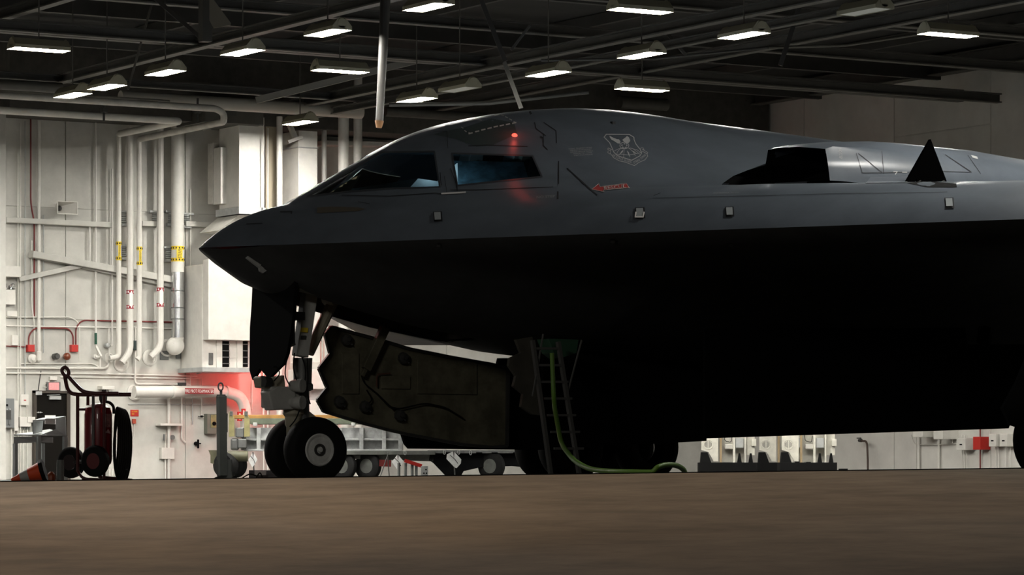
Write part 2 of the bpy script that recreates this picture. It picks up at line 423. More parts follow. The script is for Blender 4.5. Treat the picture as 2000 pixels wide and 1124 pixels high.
# surface-following patches ------------------------------------------------
def patch(poly, off=.004, step=9, mir=1, bv=None, mb=None):
    """a sheet that follows the skin inside an outline given on the near side"""
    mb = mb or MB(); bm = bmesh.new()
    vs = [bm.verts.new((x, y, 0)) for x, y in poly]
    try: bm.faces.new(vs)
    except ValueError: return mb
    x0 = min(p[0] for p in poly); x1 = max(p[0] for p in poly); y0 = min(p[1] for p in poly); y1 = max(p[1] for p in poly)
    bmesh.ops.triangulate(bm, faces=bm.faces)
    k = x0+step
    while k < x1:
        bmesh.ops.bisect_plane(bm, geom=bm.verts[:]+bm.edges[:]+bm.faces[:], plane_co=(k, 0, 0), plane_no=(1, 0, 0)); k += step
    k = y0+step
    while k < y1:
        bmesh.ops.bisect_plane(bm, geom=bm.verts[:]+bm.edges[:]+bm.faces[:], plane_co=(0, k, 0), plane_no=(0, 1, 0)); k += step
    bm.verts.index_update(); P = []
    for v in bm.verts:
        h = hit(v.co.x, v.co.y, off, bv)
        if h is None: bm.free(); return mb
        P.append(V((h.x, h.y*mir, h.z)))
    mb.add(P, [tuple(v.index for v in f.verts) for f in bm.faces]); bm.free(); return mb
def stroke(pts, wd, closed=False):
    out = []; pts = list(pts)+([pts[0]] if closed else [])
    for (x1, y1), (x2, y2) in zip(pts, pts[1:]):
        L = math.hypot(x2-x1, y2-y1) or 1; nx, ny = -(y2-y1)/L*wd/2, (x2-x1)/L*wd/2
        ex, ey = (x2-x1)/L*wd*.3, (y2-y1)/L*wd*.3
        out.append([(x1+nx-ex, y1+ny-ey), (x2+nx+ex, y2+ny+ey), (x2-nx+ex, y2-ny+ey), (x1-nx-ex, y1-ny-ey)])
    return out
def strokes(lst, name, m, off=.006, par=None, step=12, bv=None):
    mb = MB()
    for pts, wd, cl in lst:
        for q in stroke(pts, wd, cl): patch(q, off, step, mb=mb, bv=bv)
    return mb.build(name, m, par or ac)
def skin_text(txt, cx, cy, wd, hh, ang, name, m, off=.007, par=None, shear=0, bv=None):
    vs, fs = text_mesh(txt); x0 = min(v[0] for v in vs); x1 = max(v[0] for v in vs); y0 = min(v[1] for v in vs); y1 = max(v[1] for v in vs)
    ca, sa = math.cos(math.radians(ang)), math.sin(math.radians(ang)); P = []
    for v in vs:
        a = ((v[0]-(x0+x1)/2)/(x1-x0))*wd; b = -((v[1]-(y0+y1)/2)/(y1-y0))*hh; a += shear*b
        h = hit(cx+a*ca-b*sa, cy+a*sa+b*ca, off, bv)
        if h is None: return None
        P.append(h)
    return MB().add(P, fs).build(name, m, par or ac)
# glass
GLASS = bpy.data.materials.new('tinted_cockpit_glass'); GLASS.use_nodes = True; nt = GLASS.node_tree; nt.nodes.clear()
o_ = nt.nodes.new('ShaderNodeOutputMaterial'); mx = nt.nodes.new('ShaderNodeMixShader'); tr = nt.nodes.new('ShaderNodeBsdfTransparent'); gl = nt.nodes.new('ShaderNodeBsdfGlossy'); fr = nt.nodes.new('ShaderNodeFresnel')
tr.inputs[0].default_value = (.50, .66, .72, 1); gl.inputs['Roughness'].default_value = .03; fr.inputs[0].default_value = 1.35
nt.links.new(fr.outputs[0], mx.inputs[0]); nt.links.new(tr.outputs[0], mx.inputs[1]); nt.links.new(gl.outputs[0], mx.inputs[2]); nt.links.new(mx.outputs[0], o_.inputs[0])
def shrink(poly, k):
    cx = sum(p[0] for p in poly)/len(poly); cy = sum(p[1] for p in poly)/len(poly)
    return [(cx+(x-cx)*k, cy+(y-cy)*k) for x, y in poly]
for nm, poly in (('forward', WIN1), ('side', WIN2)):
    for mir in (1, -1):
        g_ = patch(poly, -.012, 14, mir).build('window_pane', GLASS, ac, smooth=True)
        if mir == -1: continue
        fr_ = MB()
        n = len(poly)
        for i in range(n):
            for q in stroke([poly[i], poly[(i+1) % n]], 3.2): patch(q, .004, 14, mb=fr_)
        fr_.build('window_frame', PAINT2, ac)
# cockpit tub, seats, panel (inside the hull, seen through the panes)
INT = mat('cockpit_interior', (.03, .034, .036), .8); SEAT = mat('seat_pad', (.10, .11, .09), .8); PANEL = mat('instrument_grey', (.16, .17, .17), .6); GLIMPSE = mat('lit_wall_cream', (.75, .70, .45), .5)
tub = MB().span((1.9, -1.25, 3.62), (5.6, 1.25, 3.66)); tub.span((5.55, -1.3, 3.6), (5.6, 1.3, 4.9)); tub.build('cockpit_floor', INT, ac)
for s in (-.62, .62):
    q = MB(); q.span((3.75, s-.24, 3.66), (4.3, s+.24, 3.8)); q.build('seat_cushion', SEAT, ac, bevel=.03)
    q = MB(); q.prism([(4.2, s-.25, 3.75), (4.36, s-.25, 3.75), (4.52, s-.25, 4.42), (4.40, s-.25, 4.46)], (0, .5, 0)); q.build('seat_back', SEAT, ac, bevel=.02)
    q = MB(); q.prism([(4.3, s-.15, 4.36), (4.55, s-.15, 4.34), (4.58, s-.15, 4.6), (4.38, s-.15, 4.62)], (0, .3, 0)); q.build('headrest', PANEL, ac, bevel=.02)
q = MB(); q.prism([(2.35, -1.0, 3.66), (3.2, -1.0, 3.66), (3.2, -1.0, 3.98), (2.7, -1.0, 4.02)], (0, 2.0, 0)); q.build('glare_shield', INT, ac)
q = MB(); q.prism([(2.9, -.98, 3.75), (3.05, -.98, 4.02), (3.3, -.98, 4.06), (3.5, -.98, 3.75), (3.38, -.98, 3.75), (3.3, -.98, 3.95), (3.1, -.98, 3.95), (3.05, -.98, 3.75)], (0, .06, 0)); q.build('instrument_bracket', PANEL, ac)
pp = [hit(650, 376), hit(692, 349), hit(710, 340), hit(700, 358), hit(690, 371)]
q = MB(); q.prism([p+V((.0, .07, .0)) for p in pp], (.0, .03, 0)); q.build('wall_glimpse', GLIMPSE, ac)  # added cream sheet standing for the bright wall seen through the far pane
# ---------------------------------------------------------------- engine nacelle, inlet, auxiliary door
LIP = [(1400,371,-2.95),(1412,358,-3.0),(1432,344,-3.05),(1462,332,-3.15),(1495,323,-3.25),(1500,293,-3.3),(1520,289,-3.6),(1560,287,-4.3),(1612,291,-5.1),(1617,320,-5.25),(1621,353,-5.3)]
lip = [onY(*p) for p in LIP]
def densify(P, n=4):
    out = []
    for a, b in zip(P, P[1:]): out += [a.lerp(b, i/n) for i in range(n)]
    return out+[P[-1]]
lipd = densify(lip); nL = len(lipd)
NT = [(6.9, 4.47), (7.7, 4.49), (9, 4.45), (10.6, 4.30), (12, 4.12), (13.5, 3.85), (15.5, 3.45), (16.5, 3.2)]
def nac_section(X):
    out = []
    for i in range(nL):
        t = i/(nL-1)*2-1; s = 1 if t > 0 else -1; n = 2.6
        a = math.pi*(i/(nL-1)); cx = -math.cos(a); cz = math.sin(a)
        cx = math.copysign(abs(cx)**(2/n), cx); cz = cz**(2/n)
        yy = -3.85-1.6*cx*lerp([(6.5, 1), (12, .95), (16.5, .7)], X); zb = zup(X, yy)-.06
        out.append(V((X, yy, zb+max(0, lerp(NT, X)-zb)*cz)))
    return out
secs = [lipd, [p+V((.10, -.02 if i > nL/2 else .0, .035 if 4 < i < nL-8 else 0)) for i, p in enumerate(lipd)]]
s1 = nac_section(7.5); secs.append([a.lerp(b, .5)+V((0,0,.02)) for a, b in zip(secs[1], s1)]); secs.append(s1)
secs += [nac_section(x) for x in (7.9, 8.4, 9, 9.7, 10.4, 11.2, 12, 12.8, 13.6, 14.5, 15.5, 16.4)]
mb = MB(); mb.add([p for s in secs for p in s], [(j*nL+i, j*nL+i+1, (j+1)*nL+i+1, (j+1)*nL+i) for j in range(len(secs)-1) for i in range(nL-1)])
nac = mb.build('engine_nacelle', PAINT, ac, smooth=True, ang=50)
ring = lip+[onY(1596, 353, -5.0), onY(1576, 356, -4.6), onY(1575, 366, -4.5), onY(1480, 368.5, -3.2)]
mb = MB(); n = len(ring); mb.add(ring+[p+V((1.1, 0, -.0)) for p in ring], [(i, (i+1) % n, (i+1) % n+n, i+n) for i in range(n)]+[tuple(i+n for i in t) for t in tessellate_polygon([ring])])
duct = mb.build('inlet_duct', HOLE, nac)
pl = MB().prism([onY(1512, 357.5, -3.9), onY(1575, 354.5, -4.5), onY(1576, 357, -4.5), onY(1514, 359.5, -3.9)], (.25, .05, 0)).build('splitter_plate', PAINTB, nac)
n2 = nac.copy(); COL.objects.link(n2); n2.scale = (1, -1, 1); n2.parent = ac
BVN = BVHTree.FromPolygons([tuple(v) for v in mb.v], mb.f)
allv = []; allf = []
for o in (nac,):
    off = len(allv); allv += [tuple(v.co+AC0) for v in o.data.vertices]; allf += [tuple(i+off for i in p.vertices) for p in o.data.polygons]
off = len(allv); allv += [tuple(v) for v in up.v]; allf += [tuple(i+off for i in f) for f in up.f]
BVA = BVHTree.FromPolygons(allv, allf)
BV_OLD = BV; BV = BVA
# auxiliary inlet door, standing open
P = [onY(x, y, -5.75) for x, y in [(1768, 361), (1818, 272), (1852, 361.5), (1838, 361), (1829, 353), (1822, 361), (1797, 361), (1790, 349), (1784, 361)]]
ad = MB().prism(P, (0, .05, 0)).build('auxiliary_inlet_door', mat('shaded_side_black', (.0015, .0015, .0015), 1, spec=0), ac)  # near-black colour stands for the shade on this side of the door
for (x0, x1) in ((1793, 1799), (1836, 1845)):
    MB().prism([onY(x0, 358, -5.78), onY(x1, 352, -5.78), onY(x1+4, 368, -5.78), onY(x0+3, 368, -5.78)], (0, .1, 0)).build('hinge_arm', DGREY, ad)
q = patch([(1770, 358), (1810, 355), (1850, 358), (1868, 360), (1869, 367), (1810, 366.5)], .006, 10)
q.build('auxiliary_inlet', HOLE, ac)
# ---------------------------------------------------------------- markings that follow the skin
def z8(x, y): return (1160+x/12.49, 250+y/12.49)
EM = mat('emblem_grey', (.42, .43, .43), .6); 
em = strokes([([z8(*p) for p in [(300,165),(860,170),(975,240),(975,295),(1020,400),(1125,535),(1165,620),(1120,690),(920,800),(700,730),(560,680),(480,600),(440,500),(380,370),(245,235)]], 1.5, True)], 'shield_outline', EM)
L = [([z8(*p) for p in [(480,580),(600,520),(740,500),(900,505),(1050,545),(1140,610)]], .8, False),
     ([z8(*p) for p in [(530,655),(680,650),(830,670),(980,650),(1140,615)]], .8, False),
     ([z8(*p) for p in [(735,520),(722,720)]], .8, False), ([z8(*p) for p in [(640,520),(580,580),(545,660)]], .8, False),
     ([z8(*p) for p in [(860,510),(950,590),(1010,690)]], .8, False), ([z8(*p) for p in [(960,530),(1060,600),(1110,660)]], .8, False)]
cc = [(740+110*math.cos(a), 440+80*math.sin(a)) for a in [2*math.pi*k/16 for k in range(16)]]
L.append(([z8(*p) for p in cc], 1.0, True))
L.append(([z8(*p) for p in [(440,540),(400,520),(345,500),(330,530),(380,560),(415,540),(390,650),(335,615),(345,570)]], .9, False))
L.append(([z8(*p) for p in [(405,640),(480,740),(620,815),(740,840),(985,930),(1100,850),(1240,790),(1310,700),(1290,640),(1170,575)]], 1.1, False))
L.append(([z8(*p) for p in [(1120,530),(1150,495),(1200,500),(1220,545),(1175,530),(1310,610),(1300,640)]], .9, False))
strokes(L, 'globe_and_scroll_outline', EM, par=em)
w = MB()
for poly in ([(375,200),(470,250),(560,285),(610,290),(645,340),(635,395),(570,385),(500,335),(430,300),(390,250)], [(690,300),(760,250),(805,205),(850,240),(885,320),(850,370),(795,400),(740,360)],
             [(715,540),(700,600),(610,675),(660,590)], [(805,560),(850,610),(885,735),(840,670),(820,620)], [(905,550),(970,580),(1070,655),(1000,625),(940,590)]):
    patch([z8(*p) for p in poly], .006, 12, mb=w)
for k in range(5):
    a = -math.pi/2+2*math.pi*k/5; c = (740+58*math.cos(a), 445+42*math.sin(a))
    patch([z8(c[0]+34*math.cos(a), c[1]+26*math.sin(a)), z8(c[0]+26*math.cos(a+1.9), c[1]+20*math.sin(a+1.9)), z8(c[0]-12*math.cos(a), c[1]-9*math.sin(a)), z8(c[0]+26*math.cos(a-1.9), c[1]+20*math.sin(a-1.9))], .006, 12, mb=w)
w.build('wings_bolts_and_star', EM, em)
for (t, x, y, wd, ang) in (('AIR', 482, 685, 6.5, 27), ('FORCE', 620, 752, 14.5, 19), ('GLOBAL', 830, 818, 16, 17), ('STRIKE', 1040, 822, 14, -27), ('COMMAND', 1195, 712, 13, -38)):
    cx, cy = z8(x, y); skin_text(t, cx, cy, wd, 4.6, ang, 'scroll_lettering', EM, par=em)
# rescue arrow
RA = mat('rescue_red', (.42, .035, .03), .5); PK = mat('faded_white', (.50, .47, .44), .6)
ar = patch([(1156, 371), (1169.5, 360), (1172, 366), (1223.5, 359.5), (1229, 368), (1178, 373), (1180, 376)], .005, 8).build('rescue_arrow', RA, ac)
strokes([([(1156, 371), (1169.5, 360), (1172, 366), (1223.5, 359.5), (1229, 368), (1178, 373), (1180, 376)], .8, True)], 'arrow_outline', PK, off=.008, par=ar)
skin_text('RESCUE', 1201, 367.2, 42, 7, -6.5, 'rescue_lettering', PK, off=.01, par=ar, shear=.1)
MK = mat('pale_stencil', (.36, .37, .37), .6)
for k, (t, wd) in enumerate((('WARNING - THIS AIRCRAFT CONTAINS', 46), ('EMERGENCY ESCAPE EQUIPMENT', 42), ('EXPLOSIVE CHARGE SEE TECHNICAL', 45), ('MANUAL T.O. 1-1 FOR', 36), ('INSTRUCTIONS', 36))):
    skin_text(t, 1133+k*1.6, 290.5+k*3.3, wd, 2.3, -4, 'warning_stencil', MK)
skin_text('NO STEP', 1066, 385.5, 36, 4.6, -3, 'no_step_stencil', MK)
skin_text('NO STEP', 1641, 301, 20, 6, 84, 'no_step_stencil', MK)
skin_text('AREA REFERENCE   NO STEP', 1418, 377.8, 50, 2, -1, 'small_stencil', MK)
# escape hatch dashes
HW_ = mat('hatch_white', (.50, .50, .48), .6); q = MB()
def dash(a, b, wd=2.4):
    for p in stroke([a, b], wd): patch(p, .006, 20, mb=q)
def seg3(x, y): return (840+x/5.11, 200+y/5.11)
pts = [(405,313,0),(470,294,0),(532,277,0),(594,262,0),(655,247,0),(716,235,0),(777,223,0),(840,210,0)]
for x, y, _ in pts: dash(seg3(x-17, y+4), seg3(x+17, y-4))
for a, b in (((312,252),(330,262)), ((345,285),(362,298)), ((388,306),(400,318)), ((715,130),(735,138)), ((752,148),(775,158)), ((793,170),(815,182)), ((835,197),(855,210)), ((640,140),(672,128)), ((672,128),(690,122)), ((150,222),(200,222)), ((440,165),(515,184))):
    dash(seg3(*a), seg3(*b), 1.6)
q.build('hatch_dashes', HW_, ac)
HP = mat('hatch_panel_green', (.050, .066, .066), .45)
patch([(846,263),(872,256),(905,250),(960,232),(1004,240),(1010,262),(960,285),(930,287),(890,272)], .003, 8).build('escape_hatch_panel', HP, ac, smooth=True)
# beacon on the roof
bl = hit(1005, 265)
BEA = mat('beacon_glow', (.6, .05, .03), .4, emit=(1, .12, .08), estr=1.6)
MB().lathe(bl, (bl-hit(1005, 265, -.1)), [(0, .04), (.015, .035), (.025, .02), (.03, .001)], 14).build('roof_beacon', BEA, ac, smooth=True)
pl_ = bpy.data.lights.new('roof_beacon_light', 'POINT'); pl_.energy = .7; pl_.color = (1, .10, .07); pl_.shadow_soft_size = .03
po = bpy.data.objects.new('roof_beacon_light', pl_); po.location = hit(1005, 265, .14); COL.objects.link(po)
# panel joints and access panels
JO = mat('panel_joint', (.012, .013, .015), .7)
for st in [([(1061, 262), (1061, 285), (1069, 293)], 1.6, False), ([(1091, 316), (1091, 360)], 1.6, False), ([(1089.5, 376), (1089.5, 389)], 3, False), ([(1108, 330), (1166, 382)], 2.2, False),
         ([(1044, 240), (1047, 252), (1066, 266)], 1.2, False), ([(1062, 240), (1086, 256), (1087, 280)], 1.2, False), ([(1056, 268), (1059, 270)], 3, False),
         ([(846, 257), (873, 257), (875, 290)], .8, False), ([(868, 345), (873, 378)], .8, False), ([(880, 330), (893, 366), (893, 374)], 1.2, False), ([(915, 286), (950, 284), (1030, 287)], 1.2, False),
         ([(668, 382), (760, 384), (850, 378), (862, 380)], 1.4, False), ([(548, 414.5), (570, 414), (569, 418)], 2.4, False), ([(700, 395), (722, 399)], 1, False),
         ([(482, 438.5), (512, 437)], 1.6, False), ([(1035, 219.5), (1037, 223)], 4, False),
         ([(1672, 300), (1684, 338), (1723, 338), (1676, 300)], 1, False), ([(1722, 296), (1726, 340)], .9, False), ([(1724, 338), (1830, 335), (1898, 337)], .9, False), ([(1846, 303), (1896, 336)], 1.2, False),
         ([(1890, 304), (1915, 340)], .9, False), ([(1275, 388), (1640, 379), (1850, 376)], .7, False), ([(1290, 378), (1277, 383)], 1, False), ([(880, 372), (930, 372), (1080, 366)], 1, False)]:
    strokes([st], 'panel_joint', JO)

q = patch([(619, 406), (650, 404.5), (700, 406), (714, 409), (700, 413), (619, 417)], .005, 8); q.build('brown_panel', mat('bare_panel_brown', (.085, .072, .052), .5), ac, smooth=True)
strokes([([(863, 380), (909, 377.5)], 3.0, False)], 'door_sill_strip', mat('bright_strip', (.75, .74, .72), .3), off=.012)
strokes([([(862, 365), (860, 340)], 1, False), ([(893, 374), (890, 350)], 1, False)], 'tie_rods', ALU, off=.02)
q = MB()
for p in ([(1700, 346), (1772, 345), (1772, 357), (1690, 359)],): patch(p, .006, 10, mb=q)
q.build('light_blending_panel', PAINTB, ac, smooth=True)
patch([(1896, 304), (1908, 307), (1910, 312), (1899, 309)], .008, 8).build('small_light_panel', mat('pale_metal', (.5, .51, .5), .4), ac)
strokes([([(1745, 336), (1752, 336), (1748, 341)], 1.5, False), ([(1762, 337), (1771, 337)], 1.5, False)], 'nacelle_marks', HW_)
# air data ports: frame and pale cover
FRM = mat('port_frame', (.012, .012, .013), .5); CV = mat('port_cover', (.34, .37, .38), .45); CVD = mat('port_cover_dark', (.06, .062, .06), .6)
for i, (x, y, s, m_) in enumerate(((855, 425, 1, CV), (1250, 418, 1.1, CV), (1425, 415.5, 1, CV), (1854, 398.5, 1.05, CV), (1197, 470, .62, CVD), (857, 478, .5, CVD), (1428, 477, .6, CVD), (1853, 473, .8, CVD))):
    bvx = BV if m_ is CV else BVL
    a = [(x-9*s, y-10*s), (x+8*s, y-10.5*s), (x+9.5*s, y+9*s), (x-7*s, y+9.5*s)] if m_ is CV else [(x-9*s, y-6*s), (x+9*s, y-6*s), (x+9*s, y+6*s), (x-9*s, y+6*s)]
    fr_ = patch(a, .01, 30, bv=bvx)
    if not fr_.v: continue
    fo = fr_.build('air_data_port', FRM, ac); patch(shrink(a, .74), .02, 30, bv=bvx).build('port_cover', m_, fo)
    if i == 1: strokes([([(1243, 418), (1242, 427), (1257, 427), (1259, 418)], 2.6, False)], 'port_tape', WPRINT, off=.024, par=fo)
BV = BV_OLD
# nose tip fitting under the beak
ft = MB(); ft.tube([onY(482, 502, -.5), onY(495, 511, -.5), onY(507, 519, -.5)], .028, 8, r2=.04)
ft.prism([onY(x, y, -.52) for x, y in ((505, 516), (523, 522), (522, 526), (514, 524), (521, 529), (514, 534), (508, 530))], (0, .04, 0)); ft.build('nose_probe', LGREY, ac)
# ---------------------------------------------------------------- nose gear bay and doors
by0, by1 = -BAY[2], BAY[2]; mb = MB()
X0, X1, ZT = BAY[0], BAY[1], 3.55
mb.add([(X0, by0, 2.2), (X1, by0, 1.9), (X1, by1, 1.9), (X0, by1, 2.2), (X0, by0, 3.2), (X1, by0, ZT), (X1, by1, ZT), (X0, by1, 3.2)], [(4, 5, 6, 7), (0, 4, 7, 3), (1, 2, 6, 5), (3, 7, 6, 2), (0, 1, 5, 4)])
for v in mb.v:
    if v.z < 2.3: v.z = zlo(v.x, 0)+.03
bay = mb.build('nose_gear_bay', mat('bay_interior', (.05, .047, .035), .7, noise=.4), ac)
q = MB()
for k in range(7):
    x = 1.5+k*.36; q.tube([(x, -.45, 3.05), (x+.1, .1, 2.9), (x, .45, 3.0)], .03, 6)
q.build('bay_plumbing', TAN, bay)
# forward door panel carried ahead of the strut
FD = [(505,519),(576,530),(575,560),(572,613),(567,650),(560,690),(552,712),(547,716),(524,740),(507,720),(493,743),(487,724),(488,640),(491,600),(493,555)]
MB().prism([onX(x, y, 1.08) for x, y in FD], (.05, 0, 0)).build('forward_gear_door', BLK, ac)
# large main nose-gear door, inner face towards us, saw-toothed leading edge
DP = [(647,639),(635,653),(645,692),(623,720),(639,758),(620,782),(632,804),(700,825),(760,841),(791,848),(903,869),(960,874),(990,872),(992,720),(960,712),(880,698),(800,682),(740,664)]
door_ = MB().prism([onY(x, y, .62) for x, y in DP], (0, .05, 0)).build('nose_gear_door', TAN, ac)
rim = MB()
nD = len(DP)
for i in range(nD-6):
    a, b = onY(*DP[i], .60), onY(*DP[(i+1) % nD], .60); rim.bar(a, b, .04, .05, up=(0, 1, 0))
for i in range(nD-6, nD):
    a, b = onY(*DP[i], .60), onY(*DP[(i+1) % nD], .60); rim.bar(a, b, .04, .05, up=(0, 1, 0))
rim.build('door_edge_seal', DGREY, door_)
q = MB(); a = .55
def dY(x, y, Y=.56): return onY(x, y, Y)
for pth in ([(706,735),(712,750),(735,768),(760,795),(780,800),(800,795),(830,788),(870,796),(905,818)], [(716,762),(728,782),(716,792)], [(735,768),(768,800)]): q.tube(rounded([dY(*p) for p in pth], .1), .011, 6)
q.build('hydraulic_hose', BLACK, door_)
MB().tube(rounded([dY(736,756), dY(736,732), dY(762,730)], .04), .012, 6).build('red_brown_pipe', mat('rust_pipe', (.10, .045, .03), .6), door_)
for (x, y) in ((676,664),(787,700),(662,785),(712,795),(780,812)):
    q = MB(); c = dY(x, y, .57); q.lathe(c, (0, -1, 0), [(0, .085), (.05, .075), (.06, .03), (.09, .028)], 10); q.bar(c, c+V((.08, -.03, -.07)), .02, .02); q.build('door_latch', DGREY, door_)
q = MB(); q.bar(dY(752,640,.5), dY(714,722,.5), .10, .13); q.bar(dY(714,722,.5), dY(707,735,.5), .05, .06); q.build('door_actuator_arm', TAN, door_, bevel=.01)
for (x0, y0, x1, y1) in ((668, 690, 700, 770), (815, 705, 930, 770), (745, 735, 800, 760)):
    q = MB(); q.span(onY(x0, y1, .595), onY(x1, y0, .625)); q.build('stiffener_panel', TAN, door_, bevel=.01)
# nose gear leg
ng = MB(); ng.bar(onY(612, 522, -.10), onY(586, 697, -.10), .18, .16); leg = ng.build('nose_gear_leg', mat('gear_grey', (.48, .48, .455), .5, noise=.15), ac, bevel=.012)
GG = MATS['gear_grey']; GT = mat('gear_tan', (.36, .33, .25), .6, noise=.2)
c = onY(594, 638, -.20); MB().prism([onY(x, y, -.205) for x, y in ((588, 640), (602, 641), (601, 650), (587, 649))], (0, .01, 0)).build('yellow_placard', YEL, leg)
MB().prism([onY(x, y, -.205) for x, y in ((588, 656), (598, 656), (597, 663), (587, 663))], (0, .01, 0)).build('black_placard', DGREY, leg)
q = MB(); q.tube([onY(655, 580, .18), onY(603, 690, .1)], .075, 10); q.lathe(onY(650, 583, .1), (0, 1, 0), [(-.1, .10), (.15, .10)], 12); q.build('drag_brace', GT, ac, smooth=True)
q = MB(); q.tube([onY(612, 525, .1), onY(640, 560, .1), onY(655, 580, .15)], .06, 8); q.lathe(onY(622, 545, -.05), (0, 1, 0), [(-.08, .13), (.15, .13)], 12); q.build('trunnion_fitting', GT, ac, smooth=True)
q = MB(); q.lathe(onY(591, 700, -.05)-V((0,0,.0)), (0, 0, -1), [(0, .13), (.33, .12), (.35, .14), (.42, .14), (.44, .09), (1.0, .09)], 16); q.build('oleo_cylinder', MGREY, ac, smooth=True)
q = MB(); q.tube([onY(566, 620, -.1), onY(566, 672, -.1)], .07, 10); q.span(onY(573, 625, -.2), onY(582, 611, 0)); q.build('retract_actuator', DGREY, ac)
q = MB(); q.tube([onY(552, 686, -.2), onY(566, 676, -.2), onY(576, 672, -.2)], .022, 6); q.build('down_lock_pin', LGREY, ac)
for (x, y) in ((598, 754), (598, 787)):
    q = MB(); c = onY(x-14, y, -.25); q.lathe(c, (.6, -1, 0), [(-.12, .07), (.0, .09), (.06, .09), (.06, .07), (.05, .001)], 16); q.build('landing_lamp', GG, ac, smooth=True)
q = MB(); q.span(onY(529, 797, -.15), onY(566, 757, .15)); q.prism([onY(x, y, -.18) for x, y in ((524, 766), (540, 756), (578, 762), (580, 800), (533, 802))], (0, .25, 0)); q.build('steering_block', GG, ac, bevel=.02)
q = MB(); q.prism([onY(x, y, -.12) for x, y in ((507, 738), (512, 734), (530, 740), (556, 733), (558, 757), (530, 760), (510, 757))], (0, .2, 0)); q.build('taxi_light_bracket', GT, ac, bevel=.015)
q = MB(); q.lathe(onY(516, 746, -.15), (-1, -.2, 0), [(-.1, .06), (0, .075), (.02, .075), (.02, .001)], 14); q.build('taxi_light', DGREY, ac, smooth=True)
q = MB(); q.lathe(onY(574, 800, -.02), (0, 0, -1), [(0, .14), (.06, .15), (.10, .12), (.2, .12), (.24, .10), (.55, .10)], 18); q.build('axle_yoke', GT, ac, smooth=True)
q = MB(); q.prism([onY(x, y, -.1) for x, y in ((594, 800), (604, 803), (634, 828), (612, 834), (592, 815))], (0, .12, 0)); q.build('torque_link', GT, ac, bevel=.01)
for pth in ([(590,698),(597,720),(596,745),(588,765)], [(560,700),(556,735),(565,752)], [(534,718),(540,716),(548,730),(535,745)], [(585,802),(578,820),(566,834)], [(600,700),(602,740),(600,770),(606,790)], [(575,690),(572,720),(580,745)]):
    MB().tube(rounded([onY(x, y, -.26) for x, y in pth], .1), .009, 6).build('brake_hose', BLACK, leg)
# nose wheels
def wheel(parent, c, R, W_, tyre_m, rim_m, side=-1, name='nose_wheel', hub=True):
    c = V(c); pr = []
    for k in range(15):
        a = math.pi*k/14; pr.append((-math.cos(a)*W_/2, R-(.0 if 1 else 0)-(R*.30)*(1-math.sin(a)**.55)))
    pr = [(-W_*.42, R*.46)]+pr+[(W_*.42, R*.46)]
    t = MB().lathe(c, (0, 1, 0), pr, 48, caps=False).build(name, tyre_m, parent, smooth=True)
    if hub:
        sd = side
        MB().lathe(c, (0, sd, 0), [(W_*.30, .001), (W_*.30, R*.15), (W_*.24, R*.30), (W_*.20, R*.38), (W_*.44, R*.40), (W_*.47, R*.46), (W_*.42, R*.50)], 32).build('wheel_rim', rim_m, t, smooth=True)
        MB().lathe(c, (0, sd, 0), [(W_*.30, R*.19), (W_*.46, R*.185), (W_*.46, R*.11), (W_*.34, R*.10), (W_*.34, .001)], 20).build('hub_ring', DGREY, t, smooth=True)
        MB().lathe(c, (0, sd, 0), [(W_*.32, R*.085), (W_*.52, R*.075), (W_*.53, .001)], 8).build('hub_cap', rim_m, t)
        for k in range(8):
            a = 2*math.pi*k/8+.3; p = c+V((math.cos(a)*R*.31, sd*W_*.22, math.sin(a)*R*.31)); MB().lathe(p, (0, sd, 0), [(0, .014), (.03, .012), (.03, .001)], 6).build('wheel_bolt', DGREY, t)
    return t
RIMW = mat('wheel_rim_white', (.75, .75, .72), .45, noise=.2, nscale=8)
wheel(ac, (1.55, -.28, .44), .44, .30, BLACK, RIMW)
wheel(ac, (1.55, .28, .44), .44, .30, BLACK, RIMW, 1)
MB().tube([(1.55, -.2, .44), (1.55, .2, .44)], .07, 12).build('wheel_axle', GG, ac)
# ---------------------------------------------------------------- bays and main gear under the belly
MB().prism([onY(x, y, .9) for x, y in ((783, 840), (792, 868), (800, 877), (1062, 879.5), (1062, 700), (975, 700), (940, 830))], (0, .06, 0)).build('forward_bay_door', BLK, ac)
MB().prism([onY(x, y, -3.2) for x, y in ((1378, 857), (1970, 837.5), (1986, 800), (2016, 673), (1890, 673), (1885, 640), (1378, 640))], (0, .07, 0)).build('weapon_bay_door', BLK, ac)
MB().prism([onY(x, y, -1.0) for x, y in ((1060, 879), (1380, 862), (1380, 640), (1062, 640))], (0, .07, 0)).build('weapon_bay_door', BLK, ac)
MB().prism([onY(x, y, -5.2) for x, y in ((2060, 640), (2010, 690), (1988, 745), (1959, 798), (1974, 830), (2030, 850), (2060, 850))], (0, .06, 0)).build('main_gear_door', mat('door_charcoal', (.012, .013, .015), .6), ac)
MGR = mat('main_gear_black', (.006, .006, .006), .8, spec=.1)
for (gx, gy) in ((10.0, 6.1), (10.2, -6.1)):
    b = MB(); b.bar((gx-.8, gy, .56), (gx+.8, gy, .56), .2, .22); b.tube([(gx, gy, .56), (gx, gy, 2.7)], .16, 12); b.tube([(gx+.1, gy, 1.2), (gx+.9, gy, 2.6)], .08, 8)
    b.build('main_gear_leg', MGR, ac)
    for dx in (-.72, .72):
        for dy in (-.36, .36): wheel(ac, (gx+dx, gy+dy, .56), .56, .38, MGR, GG, -1 if dy < 0 else 1, 'main_wheel', hub=(gy < 0 and dy < 0))
MB().tube([onY(1926, 640, -4), onY(1921, 672, -4)], .1, 8).build('door_strut', BLK, ac)
